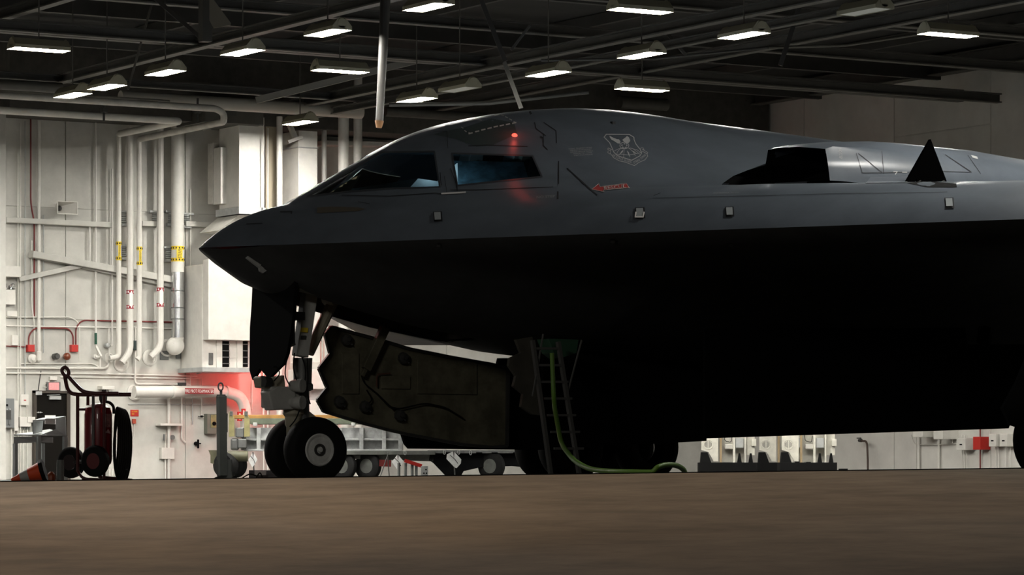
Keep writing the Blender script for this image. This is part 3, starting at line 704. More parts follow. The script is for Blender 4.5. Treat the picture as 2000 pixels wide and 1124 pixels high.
# crew door and boarding steps under the belly
CD = [(1008,664),(1040,658),(1046,700),(1052,760),(1056,812),(1040,810),(1018,795),(1022,770),(1003,755),(1008,735),(994,715),(996,700),(1018,690)]
MB().prism([onY(x, y, -1.7) for x, y in CD], (0, .06, 0)).build('crew_entry_door', mat('quilted_door', (.07, .066, .052), .8, noise=.3), ac)
LAD = mat('ladder_metal', (.09, .09, .085), .5)
st = thing('boarding_ladder', onY(1095, 893, -2.2)*1, 'grey metal boarding ladder standing under the dark belly', 'ladder')
def LP(x, y): return onY(x, y, -2.2)
for a, b in (((1040, 665), (1078, 893)), ((1090, 668), (1134, 893))): MB().bar(LP(*a), V((*LP(b[0], 940).xy, .0)), .045, .06).build('rail', LAD, st)
for k in range(7):
    t = (k+.5)/7; a = LP(1040+38*t*1.2, 665+228*t); b = LP(1090+44*t*1.2, 665+228*t); MB().bar(a, b, .04, .03).build('rung', LAD, st)
for a, b in (((1061, 653), (1040, 775)), ((1136, 665), (1108, 770))): MB().tube([LP(*a), LP(*b)], .014, 6).build('handrail', LAD, st)
MB().prism([onY(x, y, -1.9) for x, y in ((1072, 662), (1130, 664), (1126, 690), (1096, 700), (1082, 690))], (0, .3, 0)).build('hatch_liner', DGREEN, ac)
# ================================================================ roof steel
def steel(name, a, b, wd, hh, m, label, flange=False, cat='roof beam'):
    if not flange: return one(name, MB().bar(a, b, wd, hh), m, label, cat, bevel=0)
    o = one(name, MB().bar(a, b, .03, hh), m, label, cat); org = o.location
    for s in (-1, 1):
        MB().bar(V(a)+V((0,0,s*hh/2)), V(b)+V((0,0,s*hh/2)), wd, .03).build('flange', STEEL if s < 0 else m, o)
    return o
def beamY(px, py, z, y0, y1, wd, hh, label, m=STEELD, fl=True):
    X = onZ(px, py, z).x; return steel('roof_beam', (X, y0, z), (X, y1, z), wd, hh, m, label, fl)
def beamX(px, py, z, x0, x1, wd, hh, label, m=STEELD, fl=True):
    Y = onZ(px, py, z).y; return steel('roof_beam', (x0, Y, z), (x1, Y, z), wd, hh, m, label, fl)
beamY(435, 75, 9.2, -29.7, 34.5, .22, .17, 'long sloping roof beam running up from the left past the gusset plate')
beamY(1200, 75, 9.2, -29.7, 34.5, .22, .20, 'long sloping roof beam passing over the cockpit behind the long diagonal brace')
beamY(860, 176, 9.0, -29.7, 36, .16, .14, 'thin sloping roof beam above the cockpit roof, lowest of the parallel ones')
beamY(1690, 50, 9.4, -29.7, 36, .2, .22, 'sloping roof beam passing the unlit fixture at top right')
beamY(60, 12, 9.6, -29.7, 36, .2, .2, 'sloping roof beam at the top left corner')
steel('crane_rail_beam', (XR-.55, -29.8, 10.28), (XR-.55, 35.2, 10.28), .35, .42, STEELD, 'deep steel edge beam along the top of the right wall', True)
steel('ledger_beam', (XR-.12, -29.8, 10.4), (XR-.12, 36.1, 10.4), .18, .16, STEEL, 'pale thin ledger directly on top of the right wall')
beamX(190, 64, 9.5, -3.8, 33.4, .25, .26, 'level truss chord across the upper left, meeting the gusset plate')
beamX(60, 150, 9.2, -3.8, 21, .18, .14, 'level roof beam behind the leftmost strip light')
beamX(1240, 140, 9.3, -3.8, 33.4, .2, .2, 'level truss chord above the lowest strip light over the aircraft')
beamX(900, 45, 9.7, -3.8, 33.4, .22, .2, 'level roof beam crossing behind the hanging post near the top')
beamX(1500, 20, 9.9, -3.8, 33.4, .22, .2, 'level roof beam near the top over the aircraft spine')
for k, X in enumerate([2, 6, 10, 14, 18, 22, 26, 30]):
    one('roof_purlin', MB().bar((X, -29.7, 10.45), (X, 36, 10.45), .12, .26), STEELD, 'dark roof purlin under the deck, %s from the right wall' % ['eighth', 'seventh', 'sixth', 'fifth', 'fourth', 'third', 'second', 'nearest'][k], 'purlin', 'purlins under the roof deck')
for k, Yp in enumerate([4, 12, 20, 27, 32]):
    one('roof_girder', MB().bar((-3.8, Yp, 10.15), (33.4, Yp, 10.15), .16, .34), STEELD, 'dark cross girder under the roof deck, %s to the back wall' % ['fifth closest', 'fourth closest', 'third closest', 'second closest', 'closest'][k], 'girder', 'cross girders under the roof deck')
def rod(name, pts, D, wpx, m, label, cat='brace', n=8):
    P = [atD(x, y, D) for x, y in pts]; r = wpx/2*D/FPX
    return one(name, MB().tube(P, r, n), m, label, cat, smooth=True)
def flatbar(name, a, b, D, wpx, m, label, cat='brace', th=.03):
    A, B = atD(*a, D), atD(*b, D); o = one(name, MB().bar(A, B, .06, wpx*D/FPX, up=(A-B).cross(FWD)), m, label, cat); return o
PST = mat('post_steel', (.022, .020, .017), .6, noise=.2)
po_ = one('hanging_post', MB().tube([atD(755, -60, 62), atD(750, 60, 62), atD(741, 238, 62)], .105, 14, r2=.07), PST, 'thick grey tube post hanging from the roof with a rusty foot', 'post', smooth=True)
MB().tube([atD(741, 236, 62), atD(740, 250, 62)], .085, 14, r2=.05).build('rusty_foot', mat('rust', (.13, .06, .02), .8, noise=.4), po_, smooth=True)
flatbar('diagonal_brace', (300, -6), (398, 79), 66, 8, PST, 'pale short diagonal brace running down to the gusset plate')
flatbar('diagonal_brace', (560-262, 2), (250, 175), 72, 4, STEEL, 'thin near-upright tie rod above the close pair of strip lights')
flatbar('diagonal_brace', (936, -10), (987, 120), 66, 9, PST, 'upper half of the long diagonal brace left of the cockpit peak')
flatbar('diagonal_brace', (985, 122), (1018, 212), 66.5, 8, STEEL, 'lower half of the long diagonal brace, ending on the cockpit roof')
flatbar('diagonal_brace', (1562, 12), (1524, 128), 68, 9, PST, 'short leaning brace with bolt holes at upper right')
flatbar('diagonal_brace', (838, 112), (500, 196), 76, 13, mat('pale_beam', (.20, .19, .165), .6), 'broad pale raking beam above the lit duct columns')
flatbar('diagonal_brace', (1340, 108), (1300, 62), 70, 6, STEELD, 'thin dark brace beside the middle strip light')
flatbar('diagonal_brace', (1035, 50), (998, 98), 68, 5, STEELD, 'thin dark brace left of the level strip light at the top')
one('truss_post', MB().bar(atD(401, -30, 65.5), atD(401, 82, 65.5), .2, .2, up=(1,0,0)), STEELD, 'dark upright truss post beside the gusset plate', 'post')
one('gusset_plate', MB().prism([atD(x, y, 65) for x, y in ((409, -30), (409, 40), (417, 55), (450, 49), (451, 45), (412, -8))], FWD*.03), mat('gusset_cream', (.19, .175, .14), .6), 'pale triangular gusset plate at the top left truss joint', 'plate')
def rise(a, b, D0, D1, w_, m, label):
    A, B = atD(*a, D0), atD(*b, D1); return one('sway_pipe', MB().tube([A, (A+B)/2+V((0,0,-.1)), B], w_/2*D0/FPX, 8), m, label, 'pipe', smooth=True)
rise((1057, 118), (1500, 93), 70, 70, 5, STEELD, 'dark slightly sagging pipe rising to the right over the aircraft')
rise((1500, 93), (1800, 66), 70, 72, 6, STEEL, 'dark pipe rising right to the strip light at upper right')
rise((760, 205), (1150, 180), 72, 72, 8, STEEL, 'pipe rising gently over the cockpit roof')
# soffit where the back wall meets the roof
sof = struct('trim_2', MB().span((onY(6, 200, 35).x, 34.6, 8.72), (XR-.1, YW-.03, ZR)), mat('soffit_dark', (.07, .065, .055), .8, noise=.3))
# ================================================================ services on the back wall
def W(x, y, off=.1): return onY(x, y, YB-off)
def wpipe(pts, wpx, label, m=WHITE, off=None, n=10, bend=.12, name='wall_pipe', cat='pipe', group=None):
    r = wpx/2*mpp(W(*pts[0])); off = r+.05 if off is None else off
    P = rounded([W(x, y, off) for x, y in pts], bend) if len(pts) > 2 else [W(x, y, off) for x, y in pts]
    o = one(name, MB().tube(P, r, n), m, label, cat, group, smooth=True); o['r'] = r; return o
def wbox(x0, y0, x1, y1, depth, name, m, label, cat, off=0, bevel=.006, parent=None, zb=None):
    a = onY(x0, y1, YB-off-depth); b = onY(x1, y0, YB-off-depth); mb = MB().span((a.x, YB-off-depth, a.z if zb is None else zb), (b.x, YB-off, b.z))
    if parent is not None: return mb.build(name, m, parent, bevel=bevel)
    return one(name, mb, m, label, cat, bevel=bevel)
def bands(o, x, y0, y1, wpx, colm, prt, word, off, side=.5):
    """a pipe legend: two striped bands and an upright word strip, wrapped on the pipe"""
    r = wpx/2*mpp(W(x, y0)); 
    for yy in (y0, y1):
        c = W(x, yy, off); b = MB().tube([c+V((0,0,-.045)), c+V((0,0,.045))], r+.006, 20).build('striped_band', colm, o, smooth=True)
        q = MB()
        nk = max(7, int(2*math.pi*r/.075))
        for k in range(nk):
            a = 2*math.pi*k/nk+.2; q.box(c+V((math.cos(a)*(r+.007), math.sin(a)*(r+.007), 0)), (.012, .028, .045), Matrix.Rotation(a, 3, 'Z'))
        q.build('band_marks', prt, b)['kind'] = 'stuff'
    a0 = -math.pi/2-.15; dirv = V((math.cos(a0), math.sin(a0), 0)); tan_ = V((-math.sin(a0), math.cos(a0), 0))
    c0, c1 = W(x, y0, off), W(x, y1, off); cc = (c0+c1)/2+dirv*(r+.006); h = (c0.z-c1.z); wd = r*.95
    st_ = MB().box(cc, (.006, wd, h*.92), Matrix.Rotation(a0, 3, 'Z')).build('legend_strip', colm if colm is YEL else WPRINT, o)
    text_on(word, cc+dirv*.006, V((0,0,1)), -tan_, h*.75, wd*.6, 'legend_lettering', prt, st_)
o = wpipe([(232, 262), (232, 698), (214, 700)], 10, 'slim white riser pipe with yellow label, first of the big risers from the left', off=.35); bands(o, 232, 476, 505, 10, YEL, PRINT, 'CONDENSATE', .35)
o = wpipe([(254, 250), (254, 688), (238, 709)], 13.5, 'white riser pipe with upper red label, second of the big risers from the left', off=.30, bend=.3); bands(o, 254, 571, 600, 13.5, RPRINT, WPRINT, 'FIRE WATER', .30)
o = wpipe([(272, 272), (272, 698), (268, 703)], 10.5, 'slim white riser pipe with yellow label beside the second riser', off=.42); bands(o, 272.5, 486, 515, 10.5, YEL, PRINT, 'CONDENSATE', .42)
o = wpipe([(313, 250), (313, 680), (294, 698)], 13.5, 'white riser pipe with lower red label left of the metal-jacketed one', off=.30, bend=.3); bands(o, 313, 566, 596, 13.5, RPRINT, WPRINT, 'FIRE WATER', .30)
o = wpipe([(347, 244), (347, 668), (338, 676)], 25, 'thickest white riser pipe with a shiny metal jacket section', off=.34, bend=.25, n=18); bands(o, 347, 485, 508, 25, YEL, PRINT, 'STEAM', .34)
c0, c1 = W(347, 532, .34), W(347, 660, .34); jk = MB().tube([c0, c1], 12.8*mpp(c0), 20).build('metal_jacket', ALU, o, smooth=True)
for yy in (569, 602, 624): c = W(347, yy, .34); MB().tube([c+V((0,0,-.012)), c+V((0,0,.012))], 13.2*mpp(c), 20).build('jacket_strap', MGREY, jk)
q = MB(); q.lathe(W(342, 676, .34), (-.5, -.6, .1), [(-.18, .10), (-.1, .2), (0, .235), (.1, .2), (.16, .12), (.17, .001)], 20); q.build('elbow', WHITE, o, smooth=True)
for (x, y, r) in ((212, 700, .13), (236, 711, .20), (292, 699, .20), (262, 767, .2), (326, 680, .22)):
    one('wall_flange', MB().lathe(W(x, y, 0), (0, -1, 0), [(0, r), (.03, r), (.035, r*.8), (.02, r*.75), (.02, r*.2)], 24), WHITE, {212: 'smallest round wall flange where the slim riser enters', 236: 'round wall flange behind the foot of the second riser', 292: 'round wall flange left of the jacketed riser foot', 262: 'round wall flange at the left end of the foam water pipe', 326: 'round wall flange behind the jacketed riser elbow'}[x], 'flange', smooth=True)
o = wpipe([(262, 766), (440, 765), (470, 775), (480, 800), (480, 852)], 23, 'fat white foam water pipe with red label running right then down', off=.5, bend=.35, n=18)
l_ = MB().span(W(361, 769.5, .80), W(418, 759.5, .82)).build('pipe_label', mat('label_red', (.30, .015, .015), .5), o)
text_on('FIRE PROT FOAMWATER', (W(361, 769.5, .835)+W(418, 759.5, .835))/2, (1,0,0), (0,0,1), 52*mpp(W(390,765))/.857, 6.5*mpp(W(390,765)), 'label_lettering', WPRINT, l_)
for x in (337, 443):
    c = W(x, 766, .5); MB().tube([c-V((.03,0,0)), c+V((.03,0,0))], 12.6*mpp(c), 18).build('pipe_coupling', WHITE, o, smooth=True)
# upper pipes running off the top of the risers
def zat(x, y, off): return W(x, y, off).z
z1 = zat(232, 262, .35); X1_ = W(232, 262, .35).x; Yp = onZ(342, 236, z1).y
p = [V((X1_-30, Yp, z1)), V((X1_-4, Yp, z1)), V((X1_, Yp, z1)), V((X1_, YB-.42, z1))]
p[0].x = onY(-60, 214, Yp).x
one('overhead_pipe', MB().tube(rounded(p, .2), .085, 12), WHITE, 'white overhead pipe shining directly under a strip light at far left', 'pipe', smooth=True)
z2 = zat(272, 272, .42); X2_ = W(272, 272, .42).x; Yq = onZ(397, 236, z2).y
p = [V((onY(-60, 200, Yq).x, Yq, z2+.3)), V((X2_-.2, Yq, z2+.3)), V((X2_, Yq, z2+.2)), V((X2_, Yq, z2)), V((X2_, YB-.5, z2))]
one('overhead_pipe', MB().tube(rounded(p, .15), .08, 12), CREAM, 'second overhead pipe just above the shining one, bending down at its right end', 'pipe', smooth=True)
def overhead(a, b, Y, r, m, label):
    A, B = onY(*a, Y), onY(*b, Y); B.z = A.z; return one('overhead_pipe', MB().tube([A, B], r, 14), m, label, 'pipe', smooth=True)
overhead((-40, 178), (330, 195), 31.5, .07, CREAM, 'upper thin overhead pipe at the far left edge')
overhead((-40, 162), (120, 168), 29.5, .12, STEEL, 'dark overhead duct pipe behind the leftmost strip light')
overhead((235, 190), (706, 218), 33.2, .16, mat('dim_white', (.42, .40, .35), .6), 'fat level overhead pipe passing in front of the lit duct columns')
overhead((752, 218), (1240, 240), 34, .12, STEEL, 'grey overhead pipe right of the post foot, going behind the cockpit')
# hangers with chains and cable bundle beneath the overhead pipes
for (x, y) in ((203, 212), (386, 214)):
    t = MB(); A = onY(x, y-22, 32); t.tube([A, A-V((0,0,.55))], .03, 6); t.box(A-V((0,0,.3)), (.14, .14, .1)); one('pipe_hanger', t, DGREY, 'dark pipe hanger %s' % ('beneath the close pair of strip lights' if x == 203 else 'at the right end of the overhead pipes'), 'hanger')
t = MB(); 
for k in range(4): t.lathe(onY(424+k*9, 218-k, 34), (1, 0, 0), [(-.05, .09), (.05, .09)], 10)
t.span(onY(420, 226, 34.1), onY(462, 214, 33.9)); one('valve_cluster', t, DGREY, 'dark valve cluster on top of the pipes left of the lit duct', 'valve')
# slim conduits at the left
cl = lambda *a, **k: wpipe(*a, name='wall_conduit', cat='conduit', **k)
cl([(35, 300), (35, 937)], 2.4, 'leftmost slim white conduit beside the edge column')
cl([(40, 240), (40, 937)], 2.6, 'second slim white conduit from the edge column')
cl([(49, 236), (49, 772)], 2.4, 'slim grey conduit ending in the small white box', m=LGREY)
cl([(28, 840), (28, 937)], 2.2, 'slim conduit below the white trough, left one')
cl([(22, 800), (22, 937)], 2.2, 'slim conduit going down beside the grey breaker panel')
cl([(45, 840), (45, 937)], 2.2, 'slim conduit under the lower white box, left one')
cl([(53, 840), (53, 937)], 2.2, 'slim conduit under the lower white box, right one')
cl([(62, 470), (62, 600), (67, 630), (67, 672)], 2.6, 'slim white conduit jogging right beside the red pipe', bend=.2)
cl([(60, 215), (60, 400), (67, 432), (67, 618)], 3.2, 'dark red pipe running down the left of the wall with a jog', m=DRED, bend=.3)
cl([(76, 236), (76, 690)], 7, 'thick white pipe right of the dark red one with a bottle-shaped foot')
cl([(85, 420), (85, 690)], 2.6, 'slim grey conduit just right of the thick white pipe', m=LGREY)
cl([(187, 240), (187, 652), (187, 676), (195, 700), (195, 718)], 4.2, 'white conduit with a dark green band, between the horn and the risers')
bg = W(187, 662, .08); one('green_band', MB().tube([bg+V((0,0,-.14)), bg+V((0,0,.14))], .034, 10), mat('band_green', (.01, .07, .04), .5), 'dark green sleeve on the white conduit above the shut-off arm', 'sleeve', smooth=True)
cl([(219, 330), (219, 675), (216, 676)], 3.6, 'white conduit just left of the first big riser')
cl([(175, 440), (175, 515)], 4, 'short white conduit stub between the girts')
cl([(372, 370), (372, 762)], 2.6, 'slim white conduit right of the jacketed riser')
cl([(12, 620), (140, 620), (155, 632), (155, 705)], 2.4, 'slim level conduit bending down left of the shut-off arm', bend=.3)
cl([(12, 637), (395, 643)], 3, 'upper long level conduit across the wall')
cl([(-5, 719), (205, 720), (213, 714), (213, 642)], 4.6, 'white level pipe above the exit door turning up at its right end', bend=.15)
cl([(12, 729.5), (160, 730), (385, 735)], 3.2, 'long level conduit just above the exit sign')
cl([(40, 711), (183, 711), (193, 718)], 2, 'thin level wire conduit above the white level pipe')
cl([(118, 737), (390, 740)], 2.2, 'thin level conduit running from the exit sign box to the right')
cl([(264, 640), (264, 748), (270, 751), (362, 751)], 4, 'white pipe dropping by the risers and turning right above the foam pipe', bend=.1)
for x, y in ((264, 675), (355, 751)): 
    c = W(x, y, .1); one('pipe_valve', MB().box(c, (.12, .1, .24) if x == 264 else (.22, .1, .08)), mat('valve_teal', (.03, .05, .05), .5), 'small dark valve on the %s pipe' % ('dropping white' if x == 264 else 'level white'), 'valve', bevel=.02)
cl([(330, 778), (330, 939)], 6.5, 'white upright pipe from the foam pipe down to the floor')
cl([(355, 776), (355, 858), (362, 865)], 4, 'white pipe with dark valve ending at a small spout')
cl([(376, 776), (376, 830)], 2.2, 'thin dark tipped drop conduit under the foam pipe', m=LGREY)
cl([(394, 740), (394, 812)], 2.2, 'thin drop conduit ending in a small dark tap')
cl([(323, 850), (323, 939)], 3.4, 'slim conduit below the small white junction box')
cl([(250, 790), (420, 791)], 1.8, 'thin level wire behind the fat foam pipe', m=LGREY)
cl([(56, 678), (56, 655), (68, 641), (134, 642), (143, 655), (143, 678)], 3.2, 'arched dark red conduit between the two red boxes', m=DRED, bend=.22)
cl([(148, 678), (148, 640), (160, 626), (395, 631)], 3, 'long dark red conduit rising from the right red box and running right', m=DRED, bend=.25)
cl([(0, 676), (55, 678)], 2.4, 'short level dark red conduit at the left edge', m=DRED)
cl([(492, 742), (492, 800)], 2.4, 'thin conduit in the red glow, left one')
cl([(513, 742), (513, 830)], 2.4, 'thin conduit in the red glow, right one')
cl([(523, 768), (523, 840)], 5, 'wider white conduit in the red glow by the wheel')
for i, x in enumerate((214, 220, 226, 232)): one('floor_conduit', MB().tube([W(x, 916, .12), V((*W(x, 916, .12).xy, 0))], .026, 8), WHITE, 'short floor conduit behind the extinguisher cart, number %s from the left' % ('first', 'second', 'third', 'fourth')[i], 'conduit', smooth=True)
c = W(76, 688, .12); one('pipe_bottle', MB().lathe(c, (0,0,-1), [(-.02, .045), (0, .06), (.2, .06), (.24, .03)], 14), WHITE, 'white bottle-shaped end of the thick left pipe', 'fitting', smooth=True)
# girts on the wall
def girt(a, b, depth, hpx, name, label, m=WALL):
    A, B = W(*a, depth/2), W(*b, depth/2); return one(name, MB().bar(A, B, depth, hpx*mpp(A)), m, label, 'wall beam', bevel=.01)
girt((10, 430), (216, 440), .22, 10, 'wall_girt', 'white level girt across the wall under the horn speaker')
girt((275, 437), (305, 438), .2, 10, 'wall_girt', 'short piece of girt between the slim riser and the next riser')
girt((360, 438), (450, 441), .22, 10, 'wall_girt', 'white girt piece left of the aircraft nose')
girt((60, 497), (340, 548), .3, 13, 'wall_girt', 'white sloping girt crossing behind the risers')
girt((340, 548), (388, 558), .26, 11, 'wall_girt', 'white sloping girt piece left of the white duct cabinet')
girt((36, 546), (158, 519), .16, 10, 'gable_trim', 'left slope of the shallow white gable on the wall')
girt((158, 519), (400, 572), .16, 10, 'gable_trim', 'right slope of the shallow white gable on the wall')
girt((400, 250), (447, 243), .3, 10, 'wall_girt', 'short tan ledge at the top left of the lit duct')
for i, (x, y) in enumerate(((243, 414), (303, 414), (334, 414), (364, 418), (243, 480), (330, 484), (386, 521))):
    t = MB(); c = W(x, y, .1 if i < 6 else -.0)
    for k in range(5): t.lathe(c-V((0,0,.05+.05*k)), (0,0,1), [(-.018, .07), (0, .085), (.018, .07)], 10)
    t.box(c, (.34, .16, .05)); t.box(c-V((0,0,.32)), (.2, .16, .06))
    one('spring_hanger', t, LGREY, ('coil spring pipe support high between the first and second risers', 'coil spring pipe support high left of the red-label riser', 'coil spring pipe support high left of the thick riser', 'coil spring pipe support high right of the thick riser', 'lower coil spring pipe support by the second riser', 'lower coil spring pipe support left of the thick riser', 'coil spring pipe support on the corner of the white duct cabinet')[i], 'pipe support')
# horn speaker
c = W(127, 407, .25); t = thing('horn_speaker', c, 'white square horn speaker mounted on the wall above the girt', 'speaker')
q = MB(); a, b = .26, .15; s_ = .05
f0 = [c+V((x*a, -.15, z*b)) for x, z in ((-1,-1),(1,-1),(1,1),(-1,1))]; f1 = [c+V((-.12+x*s_, .2, z*s_)) for x, z in ((-1,-1),(1,-1),(1,1),(-1,1))]
q.add(f0+f1, [(i, (i+1)%4, (i+1)%4+4, i+4) for i in range(4)]); q.build('horn', WHITE, t)
MB().lathe(c+V((-.12, .12, 0)), (0,-1,0), [(0, .07), (.05, .07), (.12, .03), (.13, .001)], 14).build('driver', DGREY, t, smooth=True)
q = MB()
for i in range(4): q.bar(f0[i], f0[(i+1)%4], .02, .02)
q.build('horn_rim', WHITE, t)
# boxes, alarms, lamps
def redbox(x0, y0, x1, y1, label): return wbox(x0, y0, x1, y1, .14, 'alarm_box', RED, label, 'alarm box')
redbox(55, 674, 68, 687.5, 'red alarm box left end of the arched conduit'); redbox(140, 674, 153, 687.5, 'red alarm box under the clamp where two dark red conduits meet'); redbox(-8, 664, 4, 676, 'red box cut by the left edge of the picture')
q = MB(); c = W(110, 696.5, .15); q.lathe(c, (0,-1,0), [(-.12, .075), (.05, .08), (.1, .06)], 8); one('alarm_horn', q, DGREY, 'small black alarm horn above the exit door', 'horn')
q = MB(); c = W(129, 697, .15); q.lathe(c, (0,-1,0), [(-.12, .04), (0, .085), (.08, .09), (.13, .05), (.14, .001)], 18); o = one('warning_lamp', q, mat('amber_brown_lens', (.16, .035, .012), .3), 'round brownish orange warning lamp beside the black horn', 'lamp', smooth=True)
q = MB(); c = W(64, 701, .1); q.lathe(c, (0,-1,0), [(-.08, .11), (0, .11), (.02, .07), (.05, .05), (.06, .001)], 20); one('wall_bell', q, WHITE, 'white round bell under the left red alarm box', 'bell', smooth=True)
q = MB(); q.span(W(5, 595, .2), W(26, 567, .05)); 
el = thing('emergency_light', W(15, 595, .1), 'white emergency light unit with two round lamps at the left edge', 'emergency light'); q.build('battery_box', WHITE, el, bevel=.01)
for x in (8.5, 24.5): MB().lathe(W(x, 560, .12), (-.1,-1,-.1), [(-.1, .03), (-.02, .07), (.03, .08), (.02, .06), (-.02, .001)], 16).build('lamp_head', ALU, el, smooth=True)
MB().span(W(-8, 540, .3), W(32, 522, .0)).build('mounting_shelf', WHITE, el, bevel=.01)
# exit door and sign
dr = struct('door_1', MB().span((W(66, 800).x+.05, YB-.06, 0), (W(134, 800).x, YB-.0, zat(100, 767, 0))), BROWN)
fr_ = MB(); x0, x1, zt = W(66, 800).x, W(137, 800).x, zat(100, 764, 0)
for a, b in (((x0, 0), (x0+.07, zt)), ((x1-.09, 0), (x1, zt)), ((x0, zt-.06), (x1, zt))): fr_.span((a[0], YB-.12, a[1]), (b[0], YB, b[1]))
fr_.build('door_frame', mat('door_frame_brown', (.035, .026, .018), .5), dr)
MB().span(W(97, 781, .12), W(118, 774, .06)).build('door_closer', LGREY, dr, bevel=.01); MB().bar(W(92, 772.5, .13), W(117, 771.5, .16), .02, .02).build('closer_arm', MGREY, dr)
MB().span(W(70, 772, .13), W(80, 765, .06)).build('door_contact', LGREY, dr, bevel=.005)
MB().span(W(88, 829, .08), W(108, 812, .06)).build('paper_notice', WPRINT, dr)
q = MB(); q.bar(W(69, 806, .1), W(83, 806, .1), .01, .012); 
for x in (71, 75, 79): q.box(W(x, 806, .1), (.03, .012, .03))
q.build('door_hinge_marks', LGREY, dr)
ex = wbox(92.5, 747, 118.5, 763.5, .1, 'exit_sign', MGREY, 'lit red EXIT sign above the brown door', 'exit sign')
GLW = mat('exit_letter_glow', (.9, .1, .1), .4, emit=(1.0, .13, .12), estr=2.6); GLB = mat('exit_panel_glow', (.6, .2, .2), .5, emit=(1.0, .28, .27), estr=.55)
MB().span(W(96, 762, .112), W(115, 748.5, .102)).build('sign_face', GLB, ex)
text_on('EXIT', (W(96, 762, .12)+W(115, 748.5, .12))/2, (1,0,0), (0,0,1), .23, .14, 'sign_lettering', GLW, ex)
wbox(98, 736, 112, 743, .1, 'sign_junction_box', WHITE, 'white junction box over the exit sign', 'junction box')
cl([(103, 740), (86, 752), (86, 757), (92, 757)], 1.2, 'thin cable looping from the junction box to the exit sign', bend=.2)
cl([(80, 725), (74, 767)], 2.2, 'dark cable slanting down to the corner of the brown door', m=DGREY)
bp = wbox(-6, 779, 28, 836, .16, 'breaker_panel', mat('panel_grey', (.17, .18, .18), .5), 'grey electrical panel with dark meter window at the left edge', 'electrical panel')
MB().span(W(6, 820, .175), W(21, 802, .155)).build('meter_window', DGREY, bp); MB().span(W(8, 794, .175), W(15, 790, .155)).build('display', BLK, bp)
for x in (8, 13.5, 19): 
    MB().lathe(W(x, 800, .16), (0,-1,0), [(0, .018), (.02, .018)], 8).build('knob', LGREY, bp); MB().span(W(x-2, 830, .18), W(x+1.5, 821, .155)).build('switch', MGREY, bp)
wbox(28, 783, 36, 842, .1, 'cable_trough', WHITE, 'upright white trough right of the grey electrical panel', 'cable trough')
b = wbox(41, 771, 56, 792, .1, 'junction_box', WHITE, 'upper small white box with a red mark, right of the grey panel', 'junction box'); MB().span(W(47, 783, .11), W(51, 781.5, .1)).build('red_mark', RED, b)
b = wbox(39, 815, 61, 834, .12, 'junction_box', WHITE, 'lower white box with cable glands, right of the grey panel', 'junction box')
for x in (43, 48, 53, 58): MB().lathe(W(x, 837, .06), (0,0,1), [(-.03, .022), (.04, .022)], 8).build('cable_gland', MGREY, b)
wbox(54, 815, 69, 826, .14, 'junction_box', WHITE, 'small white box overlapping the lower one beside the door', 'junction box')
cl([(52, 792), (52, 815)], 1.6, 'short thin conduit between the two white boxes')
wbox(24, 655, 35, 666+9, .1, 'junction_box', WHITE, 'small white box below the emergency light', 'junction box')
wbox(14, 608, 34, 618, .1, 'junction_box', WHITE, 'white box directly under the emergency light unit', 'junction box')
b = wbox(405, 809, 427, 848, .2, 'control_box', mat('olive_grey', (.15, .16, .13), .5), 'grey-green control box half behind the dark mast', 'control box'); MB().span(W(412, 836, .215), W(422, 811, .2)).build('yellow_door', OLIVE, b); MB().lathe(W(418, 828, .22), (0,-1,0), [(0, .05), (.05, .04)], 10).build('handle', BLK, b)
b = wbox(316, 875, 341, 897, .14, 'junction_box', WHITE, 'square white box behind the upright pipe', 'junction box')
q = MB(); q.lathe(W(337, 855, .12), (0,-1,0), [(-.1, .05), (.02, .06)], 10); q.lathe(W(321, 855, .1), (0,0,1), [(-.08, .03), (.08, .03)], 8); one('pressure_switch', q, MGREY, 'small round grey switch beside the upright pipe', 'switch')
q = MB(); c = W(386, 867, .14); q.lathe(c, (0,-1,0), [(-.12, .05), (.0, .05)], 10); q.bar(c+V((0,-.03,-.12)), c+V((0,-.03,.1)), .04, .04); q.bar(c+V((-.05,0,0)), c+V((.09,0,0)), .03, .03); one('shut_off_valve', q, BLK, 'small black lever valve low on the wall', 'valve')
q = MB(); c = W(394, 814, .1); q.bar(c-V((.1,0,0)), c+V((.06,0,0)), .02, .02); q.box(c, (.05, .05, .05)); one('wall_tap', q, BLK, 'tiny black tap under the thin drop conduit', 'tap')
wbox(313, 828, 357, 832, .3, 'wall_shelf', WHITE, 'thin white shelf ledge crossing the upright pipes', 'shelf')
wbox(200, 755, 224, 761, .3, 'wall_shelf', WHITE, 'small white bracket shelf above the extinguisher cart', 'shelf')
sg = wbox(255, 801, 271, 814, .02, 'warning_sign', RED, 'small red sign with yellow lettering right of the hose coil', 'sign'); text_on('NO SMOKING', (W(257, 805, .028)+W(269, 804, .028))/2, (1,0,0), (0,0,1), .15, .035, 'sign_lettering', YEL, sg); text_on('AREA', W(260, 809, .028), (1,0,0), (0,0,1), .07, .035, 'sign_lettering', YEL, sg)
wbox(260, 819, 266, 828, .08, 'call_point', mat('call_orange', (.40, .06, .03), .5), 'small reddish call point under the red sign', 'call point')
cl([(263, 828), (263, 850), (258, 862)], 1.5, 'thin cable under the reddish call point')
for i, (x, y) in enumerate(((343, 686), (380-29+1, 692))):
    pass
wbox(313, 686, 330, 703, .03, 'wall_vent', MGREY, 'dark square wall vent between the riser feet', 'vent'); wbox(344, 686, 359, 701, .03, 'wall_vent', MGREY, 'dark square wall vent under the jacketed riser', 'vent')
q = MB(); q.bar(W(188, 677, .12), W(198, 697, .2), .05, .03, up=(0,1,0)); q.bar(W(186, 697, .15), W(199, 697, .15), .05, .05); q.lathe(W(186, 697, .1), (0,-1,0), [(0, .06), (.03, .06)], 12); one('shut_off_valve', q, WHITE, 'white slanted shut-off arm below the green band', 'valve', bevel=.005)
